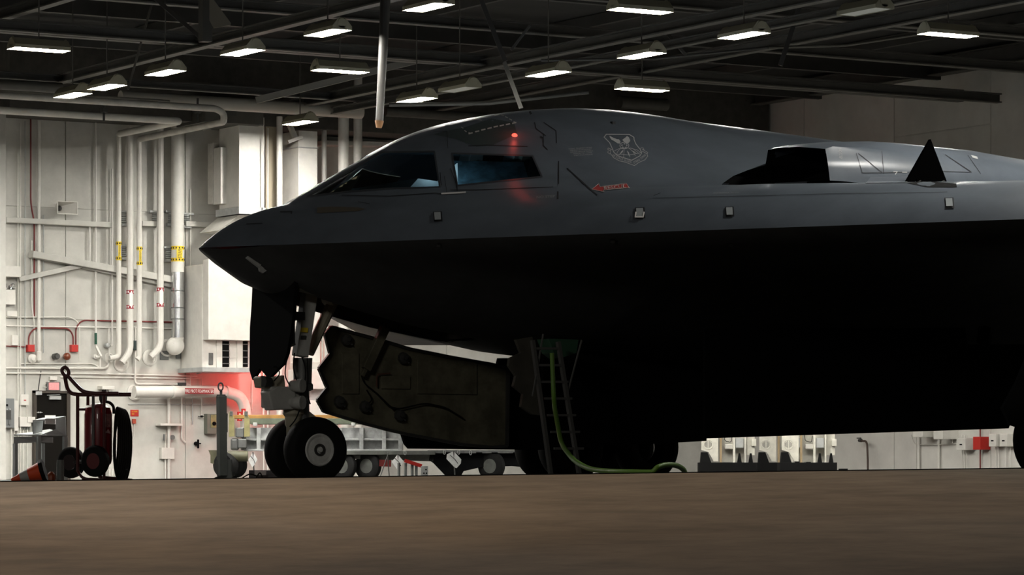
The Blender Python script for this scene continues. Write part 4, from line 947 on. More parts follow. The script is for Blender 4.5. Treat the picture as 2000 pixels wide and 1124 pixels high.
q = MB(); q.lathe(W(209, 675, .12), (.3,-1,0), [(-.05, .05), (.05, .06), (.08, .03)], 12); one('test_valve', q, LGREY, 'small round test valve left of the first riser foot', 'valve', smooth=True)
# edge column, duct columns, cabinets
def col(x0, x1, y0, y1, Y, d, m, name, label, cat='column', bevel=.01, zb=None):
    a, b = onY(x0, y1, Y), onY(x1, y0, Y); return one(name, MB().span((a.x, Y, a.z if zb is None else zb), (b.x, Y+d, b.z)), m, label, cat, bevel=bevel)
col(-40, 12, 222, 940, 34.6, .5, WALL, 'wall_column', 'pale square column cut by the left edge of the picture', zb=0)
dc = col(467, 515, 246, 404, 34.2, 1.1, WHITE, 'air_duct', 'brightly lit white rectangular duct above the aircraft nose', 'duct')
a = onY(465, 404, 34.15); b = onY(517, 420, 34.15); MB().span((a.x, 34.1, b.z), (b.x, 35.4, a.z)).build('duct_flange', LGREY, dc)
a = onY(467, 420, 34.2); b = onY(515, 420, 34.2); zz = onY(467, 450, 34.2).z
MB().add([(a.x, 34.2, a.z), (b.x, 34.2, a.z), (b.x, 35.4, a.z), (a.x, 35.4, a.z), (a.x-.4, 34.5, zz), (b.x, 34.5, zz), (b.x, 35.6, zz), (a.x-.4, 35.6, zz)], [(0,1,5,4),(1,2,6,5),(2,3,7,6),(3,0,4,7),(4,5,6,7)]).build('duct_taper', CREAM, dc)
col(400, 515, 200, 238, 33.9, 1.6, STEEL, 'duct_header', 'dim duct header above the lit white duct', 'duct')
col(431, 443, 288, 398, 34.9, .4, WHITE, 'narrow_duct', 'narrow lit white duct left of the wide lit one', 'duct')
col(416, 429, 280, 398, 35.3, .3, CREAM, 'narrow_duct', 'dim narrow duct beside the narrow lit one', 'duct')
o = col(519, 540, 225, 430, 34.7, .2, mat('tan_strip', (.40, .35, .26), .6), 'pipe_chase', 'tan pipe chase strip right of the lit duct', 'pipe chase')
def stand(x, w_, y0, y1, Y, m, label, name='standpipe'):
    A, B = onY(x, y0, Y), onY(x, y1, Y); return one(name, MB().tube([A, V((B.x, Y, 0))], w_/2*mpp(A), 14), m, label, 'pipe', smooth=True)
stand(546, 12, 228, 440, 34.2, WHITE, 'brightly lit white standpipe right of the tan chase')
stand(523, 3, 250, 430, 34.4, WHITE, 'thin lit conduit on the tan chase, right one'); stand(512+3, 2.4, 230, 430, 34.0, WHITE, 'thin lit conduit at the right corner of the lit duct')
c_ = col(583, 620, 257, 440, 34.2, .9, WHITE, 'lit_column', 'brightly lit white square column left of the windscreen', 'column')
a, b = onY(581, 288, 34.17), onY(622, 255, 34.17); MB().span((a.x, 34.15, a.z), (b.x, 35.1, a.z+.02)).build('joint_band', LGREY, c_)
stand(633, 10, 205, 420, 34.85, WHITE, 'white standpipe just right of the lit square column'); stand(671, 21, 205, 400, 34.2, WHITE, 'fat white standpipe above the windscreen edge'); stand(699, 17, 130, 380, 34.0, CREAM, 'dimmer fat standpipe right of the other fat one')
girt((505, 277), (585, 279), .5, 12, 'wall_girt', 'lit level girt between the lit duct and the square column')
girt((622, 280), (780, 284), .5, 9, 'wall_girt', 'dim level girt behind the standpipes')
t = MB(); t.bar(onY(560, 232, 34.2), onY(578, 272, 34.2), .12, .1); t.bar(onY(562, 278, 34.2), onY(590, 268, 34.1), .2, .08); one('column_bracket', t, CREAM, 'raking bracket holding the lit square column', 'bracket')
# white duct cabinet
cb = thing('air_cabinet', W(440, 722, .8), 'big white ventilation cabinet with dark louvred slots hung on the wall', 'ventilation cabinet')
A = onY(395, 722, 34.9); B = onY(500, 520, 34.9); MB().span((A.x, 34.9, A.z), (B.x, 36.1, B.z)).build('cabinet_back', WHITE, cb, bevel=.01)
A = onY(407, 664, 34.6); B = onY(500, 510, 34.6); MB().span((A.x, 34.6, A.z), (B.x, 34.9, B.z)).build('cabinet_front', WHITE, cb, bevel=.012)
for (x0, x1) in ((434, 447.5), (474, 484)):
    a, b = onY(x0, 717, 34.885), onY(x1, 667, 34.885); lv = MB().span((a.x, 34.88, a.z), (b.x, 34.9, b.z)).build('louvre_slot', HOLE, cb)
    for k in range(4): z = a.z+(b.z-a.z)*(k+.5)/4; MB().box(((a.x+b.x)/2, 34.875, z), (b.x-a.x, .03, .02)).build('louvre_blade', MGREY, lv)
    MB().span((a.x-.16, 34.86, a.z-.03), (a.x-.01, 34.9, b.z+.03)).build('access_door', WHITE, cb, bevel=.004)
a, b = onY(408, 713, 34.885), onY(416, 690, 34.885); MB().span((a.x, 34.88, a.z), (b.x, 34.9, b.z)).build('small_grille', MGREY, cb)
a = onY(392, 724, 34.8); b = onY(505, 720, 34.8); MB().span((a.x, 34.7, a.z-.03), (b.x, 36.1, b.z)).build('bottom_ledge', LGREY, cb)
t = MB(); c = W(396, 712, .5); t.lathe(c, (0,0,1), [(-.15, .08), (.05, .1), (.1, .05)], 12); t.bar(W(385, 730, .3), W(410, 722, .5), .2, .06); t.build('spring_mount', LGREY, cb)
# stepped white ductwork seen behind the nose gear
sd = thing('stepped_duct', V((onY(610, 800, 33).x, 33, 0)), 'stepped white ductwork behind the nose gear, lit red at its left', 'duct')
for (x0, x1, y0, y1, Y, m_) in ((596, 625, 600, 708, 33.2, WHITE), (596, 625, 708, 722, 33.1, CREAM), (592, 642, 722, 760, 33.0, WHITE), (592, 645, 760, 783, 33.3, LGREY), (592, 640, 783, 818, 33.0, WHITE), (628, 634, 600, 712, 33.9, CREAM), (634, 660, 640, 712, 33.8, WHITE)):
    a, b = onY(x0, y1, Y), onY(x1, y0, Y); MB().span((a.x, Y, a.z), (b.x, Y+.8, b.z)).build('duct_section', m_, sd, bevel=.008)
a, b = onY(594, 945, 33.5), onY(640, 818, 33.5); MB().span((a.x, 33.5, 0), (b.x, 34, b.z)).build('duct_base', WHITE, sd)
# red glow: beacon under the cabinet, plus a lamp added to redden the duct
RB = mat('red_beacon_lens', (.8, .05, .04), .3, emit=(1, .10, .08), estr=25)
for (x, y, Y, lab, E) in ((506, 738, 35.3, 'small glowing red beacon on the wall behind the forward gear door', 55), (585, 752, 32.7, 'added red glow in front of the stepped duct behind the gear', 4)):
    c = onY(x, y, Y); q = MB().lathe(c, (0,0,1), [(-.06, .05), (.02, .05), (.05, .03), (.30, .02)], 14).build('red_beacon', RB, cb if x == 506 else sd, smooth=True)
    l = bpy.data.lights.new('red_beacon_light', 'POINT'); l.energy = E; l.color = (1, .08, .07); l.shadow_soft_size = .05; lo_ = bpy.data.objects.new('red_beacon_light', l); lo_.location = c+V((0, -.1, -.12)); COL.objects.link(lo_)
# belly beacon
c = V((1.9, 1.7, zlo(1.9, 1.7)-.05)); q = MB().lathe(c, (0,0,-1), [(-.06, .06), (.02, .05), (.05, .001)], 14).build('belly_beacon', RB, ac, smooth=True)
l = bpy.data.lights.new('belly_beacon_light', 'POINT'); l.energy = 9; l.color = (1, .10, .08); l.shadow_soft_size = .05; lo_ = bpy.data.objects.new('belly_beacon_light', l); lo_.location = c-V((0,0,.12)); COL.objects.link(lo_)
# fill light added behind the window pillar to brighten the cockpit
l = bpy.data.lights.new('cockpit_fill_light', 'POINT'); l.energy = 16; l.color = (.75, .92, 1); l.shadow_soft_size = .05; lo_ = bpy.data.objects.new('cockpit_fill_light', l); lo_.location = (2.9, -1.15, 4.12); COL.objects.link(lo_)
wp = [hit(897, 322), hit(907, 314), hit(908, 356), hit(904, 361), hit(896, 362)]
MB().prism([p+V((.10, .35, 0)) for p in wp], (0, .02, 0)).build('bright_window_patch', mat('paper_white', (.85, .85, .82), .6), ac)  # added white sheet for the bright patch showing in the side pane
wp = [hit(905, 303), hit(1042, 306), hit(1054, 346), hit(908, 362)]
MB().prism([p+V((.30, .75, 0)) for p in wp], (0, .02, 0)).build('cabin_curtain', mat('blue_curtain', (.035, .075, .10), .7, noise=.75, nscale=5, stretch=(1, 1, .5)), ac)
# ---------------------------------------------------------------- right wall, low and high
def RW(x, y, off=.1): return onX(x, y, XR-.03-off)
def rbox(x0, y0, x1, y1, d, name, m, label, cat, mark=None):
    a, b = RW(x0, y1, d), RW(x1, y0, d); a.z = min(a.z, b.z-.1)
    o = one(name, MB().span((XR-.03-d, a.y, a.z), (XR-.03, b.y, b.z)), m, label, cat, bevel=.012)
    if mark: c = RW((x0+x1)/2, (y0+y1)/2+1, d+.004); MB().box(c, (.008, .09, .035)).build('dark_mark', BLK, o)
    return o
rbox(1783, 825, 1802, 855, .55, 'wall_box', WHITE, 'white equipment box cut by the belly edge, left of its twin', 'wall box')
rbox(1823, 825, 1841, 859, .5, 'wall_box', WHITE, 'white equipment box cut by the belly edge, right of its twin', 'wall box')
rbox(1868, 856, 1885, 880, .33, 'wall_box', WHITE, 'white box with a dark square mark left of the red box', 'wall box', 1)
rbox(1900, 853.5, 1914, 879, .33, 'red_wall_box', RED, 'bright red box on the right wall under the aircraft', 'wall box')
rbox(1931, 848, 1945, 873, .3, 'wall_box', WHITE, 'white box with a dark mark just right of the red box', 'wall box', 1)
rbox(1952, 848, 1967, 873, .3, 'wall_box', WHITE, 'white box with a dark mark beside the main gear door', 'wall box', 1)
def rpipe(pts, wpx, label, m=WHITE, floor=False, off=.08):
    P = [RW(x, y, off) for x, y in pts]; r = wpx/2*mpp(P[0])
    if floor: P.append(V((P[-1].x, P[-1].y, 0)))
    return one('wall_conduit', MB().tube(rounded(P, .08) if len(P) > 2 else P, r, 8), m, label, 'conduit', smooth=True)
for x, w_, lab, m_ in ((1794, 5, 'thick conduit under the left equipment box', WHITE), (1790, 1.8, 'thin conduit beside the thick one at the left equipment box', CREAM), (1833.5, 5, 'thick conduit under the right equipment box', WHITE), (1879, 2.2, 'first thin conduit under the dark-marked box left of the red box', WHITE), (1883.5, 2.2, 'middle thin conduit under the dark-marked box left of the red box', WHITE),
                (1888.5, 2.2, 'last thin conduit under the dark-marked box left of the red box', WHITE), (1914.5, 3, 'dark red conduit under the red box', DRED), (1945, 2.6, 'thin conduit under the box right of the red one', WHITE), (1950, 2.6, 'second thin conduit right of the red box', WHITE), (1964, 2.4, 'thin conduit under the box beside the gear door', WHITE), (1973, 2.4, 'last thin conduit beside the gear door', WHITE)):
    rpipe([(x, 830 if x in (1914.5,) else 850), (x, 900)], w_, lab, m_, True)
rpipe([(1780, 850), (1785, 866), (1790, 869), (1835, 869), (1868, 867)], 1.6, 'thin cable running level between the equipment boxes', CREAM)
rpipe([(1855, 830), (1860, 846), (1860, 866)], 2.2, 'short thin conduit right of the equipment boxes')
rpipe([(1680, 862), (1691, 862), (1693.5, 868), (1695, 900)], 4, 'dark bent standpipe with a tap on the right wall', mat('brown_pipe', (.05, .03, .022), .6), True, off=.3)
q = MB(); c = RW(1679, 861, .3); q.lathe(c, (0, 1, 0), [(-.07, .05), (.03, .04)], 8); q.box(c+V((0,.03,.06)), (.03, .16, .03)); one('standpipe_tap', q, DGREY, 'dark tap on the bent standpipe', 'tap')
# cable loops and pilaster near the far corner
t = MB(); c = onY(1432, 218, 35.6)
for k, (rx, rz, dx) in enumerate(((.17, .38, 0), (.13, .35, .05), (.2, .36, -.03))): t.tube([c+V((dx+rx*math.cos(a), -.1-.03*k, rz*math.sin(a))) for a in [2*math.pi*i/24 for i in range(25)]], .018, 6)
one('cable_coil', t, BLACK, 'black cable coil hanging in the far corner under the roof', 'cable')
col(1303, 1327, 178, 260, 34.9, 1.0, CREAM, 'corner_pilaster', 'dim square pilaster behind the aircraft spine near the corner', 'column')
col(1145, 1205, 188, 260, 35.2, .8, CREAM, 'duct_block', 'dim block of ductwork just over the aircraft back', 'duct')
o = one('round_duct', MB().tube([onY(1210, 200, 34), onY(1302, 205, 34)], .16, 14), STEEL, 'dim round duct behind the lowest strip light', 'duct', smooth=True)
# ================================================================ things standing on the hangar floor
RZ = Matrix.Rotation(-YAW, 3, 'Z')
def F_(x, y, D): return atD(x, y, D)
def fz(p, z=0): return V((p.x, p.y, z))
def a1(X, Y): return X/4.321, 700+Y/4.321
def cbox(x0, y0, x1, y1, D, d, name, m, parent=None, label=None, cat=None, bevel=.006, zb=None):
    y0, y1 = min(y0, y1), max(y0, y1); a, b = F_(x0, y1, D), F_(x1, y0, D); z0 = a.z if zb is None else zb; w_ = (b-a).dot(RGT); c = (a+b)/2+FWD*d/2; c.z = (z0+b.z)/2
    mb = MB().box(c, (w_, d, b.z-z0), RZ)
    if parent is not None: return mb.build(name, m, parent, bevel=bevel)
    return one(name, mb, m, label, cat, bevel=bevel)
# --- wheeled extinguisher
DX = 50
ct = thing('extinguisher_cart', fz(F_(180, 930, DX)), 'big wheeled dark red fire extinguisher cart with a coiled black hose', 'fire extinguisher')
def P1(X, Y, d=0): return F_(*a1(X, Y), DX+d)
fr_ = MB()
lp = [P1(*p) for p in ((565,160),(530,130),(520,95),(545,72),(575,95),(582,130),(565,160))]; fr_.tube(rounded(lp, .05), .028, 10)
fr_.tube(rounded([P1(*p) for p in ((548,150),(565,250),(600,300),(660,308),(1105,308))], .12), .03, 10)
fr_.tube(rounded([P1(*p, -.05) for p in ((578,155),(640,225),(700,285),(790,298),(1000,300))], .12), .03, 10)
fr_.build('push_handle', MAROON, ct, smooth=True)
for (X, y0, y1, r, m_, d) in ((655,308,960,.026,MAROON,-.1),(742,310,400,.024,MAROON,.1),(787,315,740,.022,MGREY,-.28),(878,318,1020,.024,MAROON,-.3)):
    MB().tube([P1(X, y0, d), P1(X, y1, d)], r, 10).build('frame_tube', m_, ct, smooth=True)
MB().tube([P1(650,432,-.1), P1(745,432,.1)], .022, 8).build('cross_bar', MAROON, ct, smooth=True)
c = P1(828, 880); top = P1(828, 385); H_ = top.z-c.z
tk = MB().lathe(c, (0,0,1), [(-.12, .001), (-.1, .10), (-.02, .19), (.05, .205), (H_-.16, .205), (H_-.06, .18), (H_-.01, .10), (H_, .04)], 32).build('pressure_tank', mat('tank_red', (.20, .012, .018), .35, coat=.3), ct, smooth=True)
for (x0, y0, x1, y1) in ((888,470,938,585),):
    q = MB(); d0 = -.17; pts = [P1(x0,y1,-.185), P1(x1-2,y1,-.10), P1(x1-2,y0,-.10), P1(x0,y0,-.185)]; q.add(pts, [(0,1,2,3)]); q.build('tank_label', mat('worn_label', (.30, .16, .15), .6, noise=.6, nscale=30), tk)
q = MB(); q.add([P1(888,628,-.187), P1(936,640,-.10), P1(914,598,-.15)], [(0,1,2)]); q.build('hazard_triangle', mat('worn_label2', (.4, .3, .3), .6), tk)
q = MB(); v_ = P1(870, 385); q.lathe(v_, (0,0,1), [(0, .035), (.06, .06), (.12, .06), (.15, .02), (.2, .02)], 12); q.bar(v_+V((0,0,.12))-RGT*.1, v_+V((0,0,.2))+RGT*.05, .03, .03); q.build('tank_valve', DGREY, ct)
MB().tube(rounded([P1(880,365), P1(930,375), P1(960,410), P1(960,470)], .08), .022, 8).build('valve_hose', BLACK, ct, smooth=True)
for k in range(7):
    x = 985+k*14; t = MB(); cx = P1(985+k*7, 680, -.15+.03*k); rx = .03+.017*k; rz = .46+.015*k
    t.tube([cx+RGT*(rx*math.cos(a))*.95+FWD*(.10*math.sin(a)+.02*k)+V((0,0,rz*math.sin(a)-.02*k)) for a in [2*math.pi*i/32 for i in range(33)]], .021, 8)
    t.build('hose_loop', BLACK, ct, smooth=True)
MB().bar(P1(1000,935), P1(1075,940), .02, .02).build('hose_hook', DGREY, ct)
def cwheel(parent, c, R, W_, m1, m2, name='cart_wheel'):
    ax = (-FWD*.8+RGT*(-.45)).normalized(); 
    t = MB().lathe(c, ax, [(-W_/2, R*.5), (-W_/2, R*.85), (-W_*.35, R*.97), (0, R), (W_*.35, R*.97), (W_/2, R*.85), (W_/2, R*.5)], 36, caps=False).build(name, m1, parent, smooth=True)
    MB().lathe(c, ax, [(W_*.2, .001), (W_*.5, R*.12), (W_*.3, R*.2), (W_*.25, R*.42), (W_*.5, R*.5)], 24).build('wheel_disc', m2, t, smooth=True)
    return t
cwheel(ct, P1(805,870,-.35), .235, .12, BLACK, mat('wheel_red', (.13, .01, .012), .5)); cwheel(ct, P1(602,882,.15), .235, .12, BLACK, mat('wheel_dark', (.02, .006, .006), .6))
MB().tube([P1(805,870,-.35), P1(602,882,.15)], .03, 8).build('axle', DGREY, ct)
q = MB(); q.tube(rounded([P1(660,960,-.1), P1(700,1020,-.2), P1(880,1028,-.25), P1(980,1028,-.2)], .1), .022, 8); q.tube([P1(830,1000,-.1), P1(1115,1030,.1)], .022, 8)
q.tube([P1(700,1020,-.2), fz(P1(700,1020,-.2))], .02, 6); q.tube([P1(980,1028,-.2), fz(P1(980,1028,-.2))], .02, 6); q.tube([P1(1115,1030,.1), fz(P1(1115,1030,.1))], .02, 6); q.build('skid_frame', MAROON, ct, smooth=True)
# --- traffic cone lying on its side
DC = 47
cn = thing('traffic_cone', fz(F_(60, 930, DC)), 'orange traffic cone with a white band lying on its side at the left', 'cone')
b = F_(81, 921, DC); tp = F_(22, 938, DC); ax = (tp-b); Lc = ax.length; r0 = .135; r1 = .022
def rr(t): return r0+(r1-r0)*t
MB().lathe(b, ax, [(0, rr(0)), (Lc*.42, rr(.42))], 28).build('cone_body', ORANGE, cn, smooth=True)
MB().lathe(b, ax, [(Lc*.42, rr(.42)+.002), (Lc*.70, rr(.70)+.002)], 28).build('reflective_band', mat('grey_white_band', (.50, .50, .47), .5), cn, smooth=True)
MB().lathe(b, ax, [(Lc*.70, rr(.70)), (Lc*.97, r1), (Lc, r1*.7)], 28).build('cone_tip', ORANGE, cn, smooth=True)
MB().lathe(b, -ax, [(-.01, .155), (.03, .165), (.05, .16)], 8).build('cone_base', BLACK, cn)
# --- grey stand with open-fronted box
DS = 52.5
sd_ = thing('steel_stand', fz(F_(80, 930, DS)), 'grey sheet-metal stand with a slanted box top and thin legs before the brown door', 'stand')
def P2(X, Y, d=0): return F_(*a1(X, Y), DS+d)
SG = mat('stand_grey', (.48, .51, .51), .5, noise=.1)
q = MB(); q.prism([P2(115,655,-.3), P2(330,657,-.35), P2(560,657,.0), P2(420,610,.35), P2(275,635,.25)], (0,0,.02)); q.build('table_top', SG, sd_)
q = MB(); q.prism([P2(115,662,-.3), P2(325,662,-.35), P2(445,668,-.3), P2(445,715,-.3), P2(325,712,-.35), P2(115,722,-.3)], FWD*.03); q.build('front_apron', SG, sd_)
q = MB(); q.prism([P2(275,535,-.1), P2(275,640,-.1), P2(345,625,.15), P2(355,530,.15)], RGT*.02); q.build('box_side', SG, sd_)
q = MB(); q.prism([P2(470,505,.0), P2(555,500,.0), P2(558,658,.0), P2(318,658,-.2), P2(470,600,.0)], FWD*.02); q.build('box_panel', SG, sd_)
q = MB(); q.prism([P2(275,535,-.1), P2(470,520,.0), P2(555,500,.1), P2(360,515,.15)], (0,0,.02)); q.build('box_top', SG, sd_)
for (X, y0, d) in ((130,722,-.3),(325,660,-.35),(548,660,.0),(362,720,.3)):
    a = P2(X, y0, d); MB().bar(a, fz(a), .09 if X != 362 else .05, .05, up=(1,0,0)).build('leg', SG, sd_)
cbox(88, 829, 108, 818, 52.2, .02, 'paper_white', WPRINT, sd_); 
c = F_(118, 899, 49); g_ = one('grey_bollard', MB().lathe(fz(c), (0,0,1), [(0, .05), (c.z-.05, .055), (c.z, .05)], 16), mat('bollard_grey', (.13, .15, .14), .5), 'short tapered grey-green bollard between the cone and the cart wheels', 'bollard', smooth=True)
MB().lathe(fz(F_(100, 926, 49)), (0,0,1), [(0, .07), (.1, .075), (.13, .05), (.16, .02)], 14); one('amber_bottle', MB().lathe(fz(F_(100, 926, 49)), (0,0,1), [(0, .06), (.1, .065), (.13, .05), (.16, .02)], 14), mat('amber_plastic', (.22, .05, .01), .4), 'small amber orange container behind the cone base', 'container', smooth=True)
# --- munitions trailer with lifting mast behind the nose wheels
DT = 70
tr_ = thing('munitions_trailer', fz(F_(600, 930, DT)), 'long grey munitions trailer with ribbed side panels behind the nose wheels', 'trailer')
TG = mat('trailer_grey', (.34, .35, .345), .5, noise=.35, nscale=6); TGD = mat('trailer_grey_dark', (.10, .105, .095), .5, noise=.3, nscale=5); OR = mat('orange_rail', (.33, .17, .04), .6, noise=.3)
cbox(470, 880, 786, 836, DT, .5, 'side_panel', TG, tr_)
cbox(455, 818, 760, 811, DT-.05, .6, 'orange_rail', OR, tr_); cbox(488, 829, 740, 818, DT-.06, .6, 'upper_rail', mat('rail_green', (.11, .13, .09), .6, noise=.3), tr_)
for x in (476, 505, 534, 562, 664, 706, 750, 782): cbox(x-4, 880, x+4, 836, DT-.14, .14, 'rib', TG, tr_)
for (x0, x1) in ((476, 562), (664, 784)): cbox(x0, 861, x1, 857, DT-.12, .12, 'cross_rib', TG, tr_); cbox(x0, 882, x1, 878, DT-.15, .15, 'lower_rib', TG, tr_)
for x in (690, 740, 555, 498): cbox(x-4, 833, x+4, 826, DT-.2, .12, 'clamp', LGREY, tr_, bevel=.01)
cbox(640, 889, 850, 881, DT-.2, .7, 'frame_rail', TGD, tr_); cbox(835, 886, 1062, 880, DT-.1, .6, 'rear_rail', mat('rear_rail_grey', (.16, .165, .16), .5, noise=.4, nscale=9), tr_)
for x in (1002, 960, 930, 870, 1040): cbox(x, 886, x+12, 884, DT-.15, .05, 'rail_slot', BLK, tr_)
cbox(700, 925, 1066, 888, DT+.2, .5, 'dark_chassis', BLK, tr_, bevel=.03) if False else None
q = MB(); q.prism([F_(x, y, DT) for x, y in ((840, 886), (1064, 886), (1064, 926), (1050, 926), (1040, 915), (1000, 911), (940, 913), (905, 921), (900, 930), (870, 930), (846, 905), (838, 900))], FWD*.5); q.build('dark_chassis', BLK, tr_)
q = MB(); q.prism([F_(x, y, DT) for x, y in ((664, 889), (850, 889), (846, 902), (664, 896))], FWD*.4); q.build('chassis_beam', TGD, tr_)
for x, r in ((671, .27), (719, .27), (960, .25)):
    c = F_(x, 911, DT); cwheel(tr_, c, c.z-.0, .16, BLACK, TGD, 'trailer_wheel')
for x, m_ in ((447, OLIVE), (477, OLIVE)):
    MB().prism([F_(a, b, DT-.3) for a, b in ((x, 806), (x+4, 806), (x+10, 818), (x+11, 853), (x, 854))], FWD*.08).build('lifting_fork', m_, tr_)
    cbox(x+2 if x == 447 else x+1, 813, x+7, 804, DT-.32, .06, 'fork_tip', TGD, tr_)
cbox(460, 855, 476, 836, DT-.3, .2, 'side_block', MGREY, tr_, bevel=.02); cbox(465, 876, 481, 858, DT-.32, .2, 'side_block', MGREY, tr_, bevel=.02); cbox(450, 880, 466, 857, DT-.28, .2, 'side_block', MGREY, tr_, bevel=.04)
q = MB(); q.tube([F_(445, 892, DT-.3), F_(484, 892, DT-.3)], .11, 14); q.build('hydraulic_drum', DOLIVE, tr_, smooth=True)
q = MB(); q.prism([F_(x, y, DT-.3) for x, y in ((407, 880), (426, 880), (427, 892), (420, 908), (411, 905), (411, 890))], FWD*.2); q.build('mudguard', DOLIVE, tr_)
c = F_(441, 909, DT-.3); cwheel(tr_, c, .27, .24, BLACK, BLK, 'front_tyre'); c = F_(458, 909, DT+.1); cwheel(tr_, c, .27, .24, BLACK, BLK, 'front_tyre')
MS = mat('mast_dark', (.008, .009, .008), .7, noise=.3, spec=.15)
mt = MB().bar(fz(F_(434, 915, DT-.6), .1), F_(432.5, 774, DT-.6), .16, .17, up=(1,0,0)).build('lifting_mast', MS, tr_, bevel=.01)
MB().tube([F_(431, 756, DT-.6)+RGT*(.05*math.cos(a))+V((0,0,.08*math.sin(a))) for a in [2*math.pi*i/16 for i in range(17)]], .016, 8).build('lifting_eye', BLACK, mt, smooth=True)
cbox(429, 774, 434, 761, DT-.6, .04, 'eye_shank', BLACK, mt); cbox(438, 845, 444, 808, DT-.6, .1, 'side_plate', MS, mt); cbox(423, 780, 440, 771, DT-.62, .1, 'head_plate', MS, mt); cbox(424, 915, 452, 898, DT-.62, .2, 'foot_bracket', MS, mt, zb=0)
cbox(470, 852, 475, 806, DT+4, .06, 'pipe_tag', RED, None, 'red tag with a white stripe standing at the foot of the foam pipe', 'tag') if False else None
for x0, x1, y0, y1, n_ in ((464, 473, 823, 805, 'left'), (472, 480, 815, 799, 'right')):
    t = wbox(x0, y1, x1, y0, .03, 'valve_tag', RED, '%s one of two small red tags by the fat pipe foot' % n_, 'tag', off=.8); MB().span(W((x0+x1)/2-1, y0-3, .84), W((x0+x1)/2+1, y1+3, .83)).build('tag_stripe', WPRINT, t)
# white diamond plates, chocks and stands
def plate(pts, D, label, m):
    o = one('diamond_plate', MB().prism([F_(x, y, D) for x, y in pts], FWD*.02), m, label, 'plate', bevel=.004); return o
PLT = mat('white_plate', (.62, .63, .62), .35, noise=.15, nscale=9)
for pts, D, lab in (([(777, 888), (789, 903), (776.5, 919), (765, 903)], DT-.5, 'white diamond-shaped plate leaning under the trailer rail, nearer the nose wheels'), ([(886, 882), (901, 898), (900, 906), (892, 915), (888, 914), (872, 897), (873, 888)], DT-.5, 'white rounded diamond plate hanging from the trailer rail, right of the other one'), ([(494, 884), (503, 898), (493, 914.5), (485, 899)], DT-1.5, 'white diamond plate tilted beside the left nose wheel')):
    o = plate(pts, D, lab, PLT)
    a, b = F_(*pts[0], D-.005), F_(*pts[2 if len(pts) == 4 else 4], D-.005); c = F_(*pts[1], D-.005); d = F_(*pts[3 if len(pts) == 4 else 5], D-.005)
    q = MB(); q.tube([(a+d)/2, (a+b+c+d)/4+RGT*.02, (c+b)/2], .006, 6); q.build('plate_cable', BLACK, o)
    MB().bar(F_(*pts[0], D), fz(F_(pts[0][0]+3, 930, D+.05)), .02, .02).build('plate_prop', DGREY, o)
for x, y in ((791, 885), (868, 884), (896, 884), (919, 885)):
    t = MB(); c = F_(x, y, DT-.25); t.tube([c+RGT*(.022*math.cos(a))+V((0,0,.045*math.sin(a))) for a in [2*math.pi*i/14 for i in range(15)]], .007, 6); t.build('shackle_ring', LGREY, tr_, smooth=True)
tr2 = thing('jack_stand', fz(F_(800, 930, 66)), 'low jack stand with a red beam and grey perforated end plate under the trailer', 'jack stand')
MB().bar(F_(790, 900, 66), F_(824, 911, 66), .1, .07).build('red_beam', RED, tr2); MB().bar(F_(741, 905, 66.5), F_(764, 906, 66.5), .1, .13).build('red_box', DRED, tr2)
e = cbox(822, 930, 836, 911, 65.8, .05, 'end_plate', LGREY, tr2, zb=0)
for (x, y) in ((832, 918), (828, 925), (833, 925)): MB().lathe(F_(x, y, 65.8), -FWD, [(0, .016), (.006, .016)], 10).build('plate_hole', BLK, e)
for x in (779, 792, 805, 813): a = F_(x, 905, 66); MB().bar(a, fz(a), .05, .04, up=(1,0,0)).build('leg', MGREY, tr2)
q = MB(); q.tube([fz(F_(740, 930, 65)), F_(757, 890, 65), F_(758, 884, 65)], .012, 6); q.tube([F_(757, 890, 65), fz(F_(761, 930, 65.2))], .012, 6); one('tow_prop', q, MGREY, 'thin steel A-shaped prop beside the nearer diamond plate', 'prop')
dp = cbox(486, 934, 606, 919, 50, .5, 'wheel_ramp', mat('ramp_grey', (.07, .075, .085), .5, noise=.4), None, 'low dark ramp plate lying under the nose wheels', 'ramp', zb=0); 
cbox(497, 929, 520, 920, 49.8, .05, 'white_sheet', PLT, dp)
for k, pts in enumerate((((415, 938), (424, 932), (436, 937)), ((470, 937), (480, 930), (489, 926), (503, 931)), ((500, 934), (508, 922), (512, 933)))):
    one('floor_cable', MB().tube(rounded([F_(x, y, 49) for x, y in pts], .05), .010, 6), BLACK, ('thin black cable arching over the floor at the mast foot', 'thin black cable beside the tilted diamond plate', 'thin black cable crossing the ramp sheet')[k], 'cable', smooth=True)
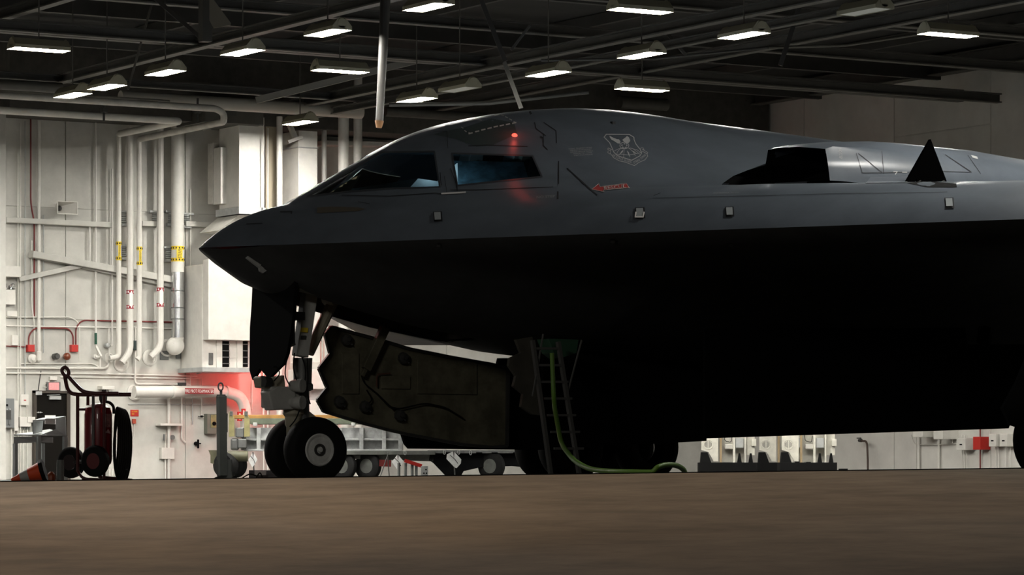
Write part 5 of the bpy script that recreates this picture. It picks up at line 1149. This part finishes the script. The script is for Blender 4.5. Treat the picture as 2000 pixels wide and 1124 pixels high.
# --- munition racks at the right
RK = mat('rack_white', (.62, .60, .52), .5, noise=.15, nscale=6); RKD = mat('rack_base', (.006, .006, .006), .8, spec=.1)
def rack(x0, D, label, cut=False):
    """x0: left edge of the perforated panel"""
    t = thing('munition_rack', fz(F_(x0+30, 930, D)), label, 'rack', 'white munition racks on dark pallets')
    pn = MB().prism([F_(x, y, D) for x, y in ((x0, 815), (x0+33, 815), (x0+33, 902), (x0+24, 902), (x0+14, 884), (x0, 880))], FWD*.05).build('perforated_panel', RK, t, bevel=.004)
    c = F_(x0+13, 869, D-.004)
    MB().lathe(c, -FWD, [(0, .115), (.012, .115), (.012, .105), (.002, .10)], 24).build('disc', RK, pn)
    for i in range(-3, 4):
        for j in range(-3, 4):
            if i*i+j*j < 11 and i != 0: MB().box(c+RGT*(i*.025)+V((0,0,j*.025))-FWD*.006, (.014, .004, .014), RZ).build('perforation', BLK, pn)
    for (a, b, wd) in ((x0+36, x0+40, .1), (x0+62, x0+66, .14), (x0+84, x0+87, .1)):
        cbox(a, 905, b, 815, D-.05, wd, 'upright', RK if a != x0+36 else mat('rack_tan', (.30, .22, .12), .6), t)
    cbox(x0+40, 903, x0+84, 815, D+.35, .04, 'back_plate', RK, t); cbox(x0+66, 876, x0+83, 856, D, .25, 'ejector_unit', LGREY, t, bevel=.02); cbox(x0+46, 878, x0+62, 868, D+.05, .2, 'ejector_unit', CREAM, t, bevel=.02)
    cbox(x0+87, 890, x0+104, 815, D+.1, .05, 'end_panel', RK, t); cbox(x0+98, 872, x0+107, 858, D, .1, 'catch_box', RK, t)
    MB().tube(rounded([F_(x0+44, 850, D+.1), F_(x0+46, 862, D+.1), F_(x0+58, 865, D+.1), F_(x0+60, 852, D+.1)], .05), .008, 6).build('rack_cable', BLACK, t)
    for a in (x0+70, x0+92): q = MB(); q.prism([F_(a, 905, D-.1), F_(a+3, 886, D-.1), F_(a+6, 886, D-.1), F_(a+9, 905, D-.1)], FWD*.1); q.build('pallet_fin', RKD, t)
    q = MB(); q.prism([F_(x0-2, 906, D-.15), F_(x0, 884, D-.15), F_(x0+12, 884, D-.15), F_(x0+20, 906, D-.15)], FWD*.3); q.build('cradle', RKD, t)
    cbox(x0-4, 925, x0+108, 904, D-.2, .8, 'pallet', RKD, t, zb=0)
rack(1370, 79, 'white munition rack partly hidden behind the main wheels')
rack(1527, 77, 'white munition rack standing furthest right by the bare grey wall')
rack(1483, 82, 'white munition rack in the middle, overlapped by the right one')
cbox(1642, 926, 1656, 916, 76.5, .5, 'floor_block', RKD, None, 'low dark block at the right end of the rack pallets', 'block', zb=0)
# --- green hose
hp = [onY(1078, 690, -2.9), onY(1082, 790, -2.9), atD(1096, 868, 41), atD(1122, 902, 39.5), atD(1155, 919, 38.2), atD(1210, 922.5, 37.2), atD(1275, 923.5, 36.8), atD(1283, 914, 36.8), atD(1298, 908.5, 36.9), atD(1322, 909, 37.1), atD(1336, 918, 37.3), atD(1339, 930, 37.6)]
one('air_hose', MB().tube(rounded(hp, .5, 6), .030, 12), GREEN, 'green air hose hanging from the belly hatch and looping on the threshold', 'hose', smooth=True)
MB()
# unseen fill light added ahead of the nose to brighten the gear
ml = area('nose_fill_light', (-10, -13, 6.5), (0, 0, 0), 2.5, 1.2, 240, (1.0, .95, .86), '')
ml.rotation_euler = (V((2.2, .3, 1.6))-ml.location).to_track_quat('-Z', 'Y').to_euler()

ml = area('nose_fill_light', (-14, 4, 2.2), (0, 0, 0), 1.5, 1.5, 60, (1.0, .95, .86), '')  # second unseen fill light, added low for the underside of the beak
ml.rotation_euler = (V((.5, 0, 2.8))-ml.location).to_track_quat('-Z', 'Y').to_euler()
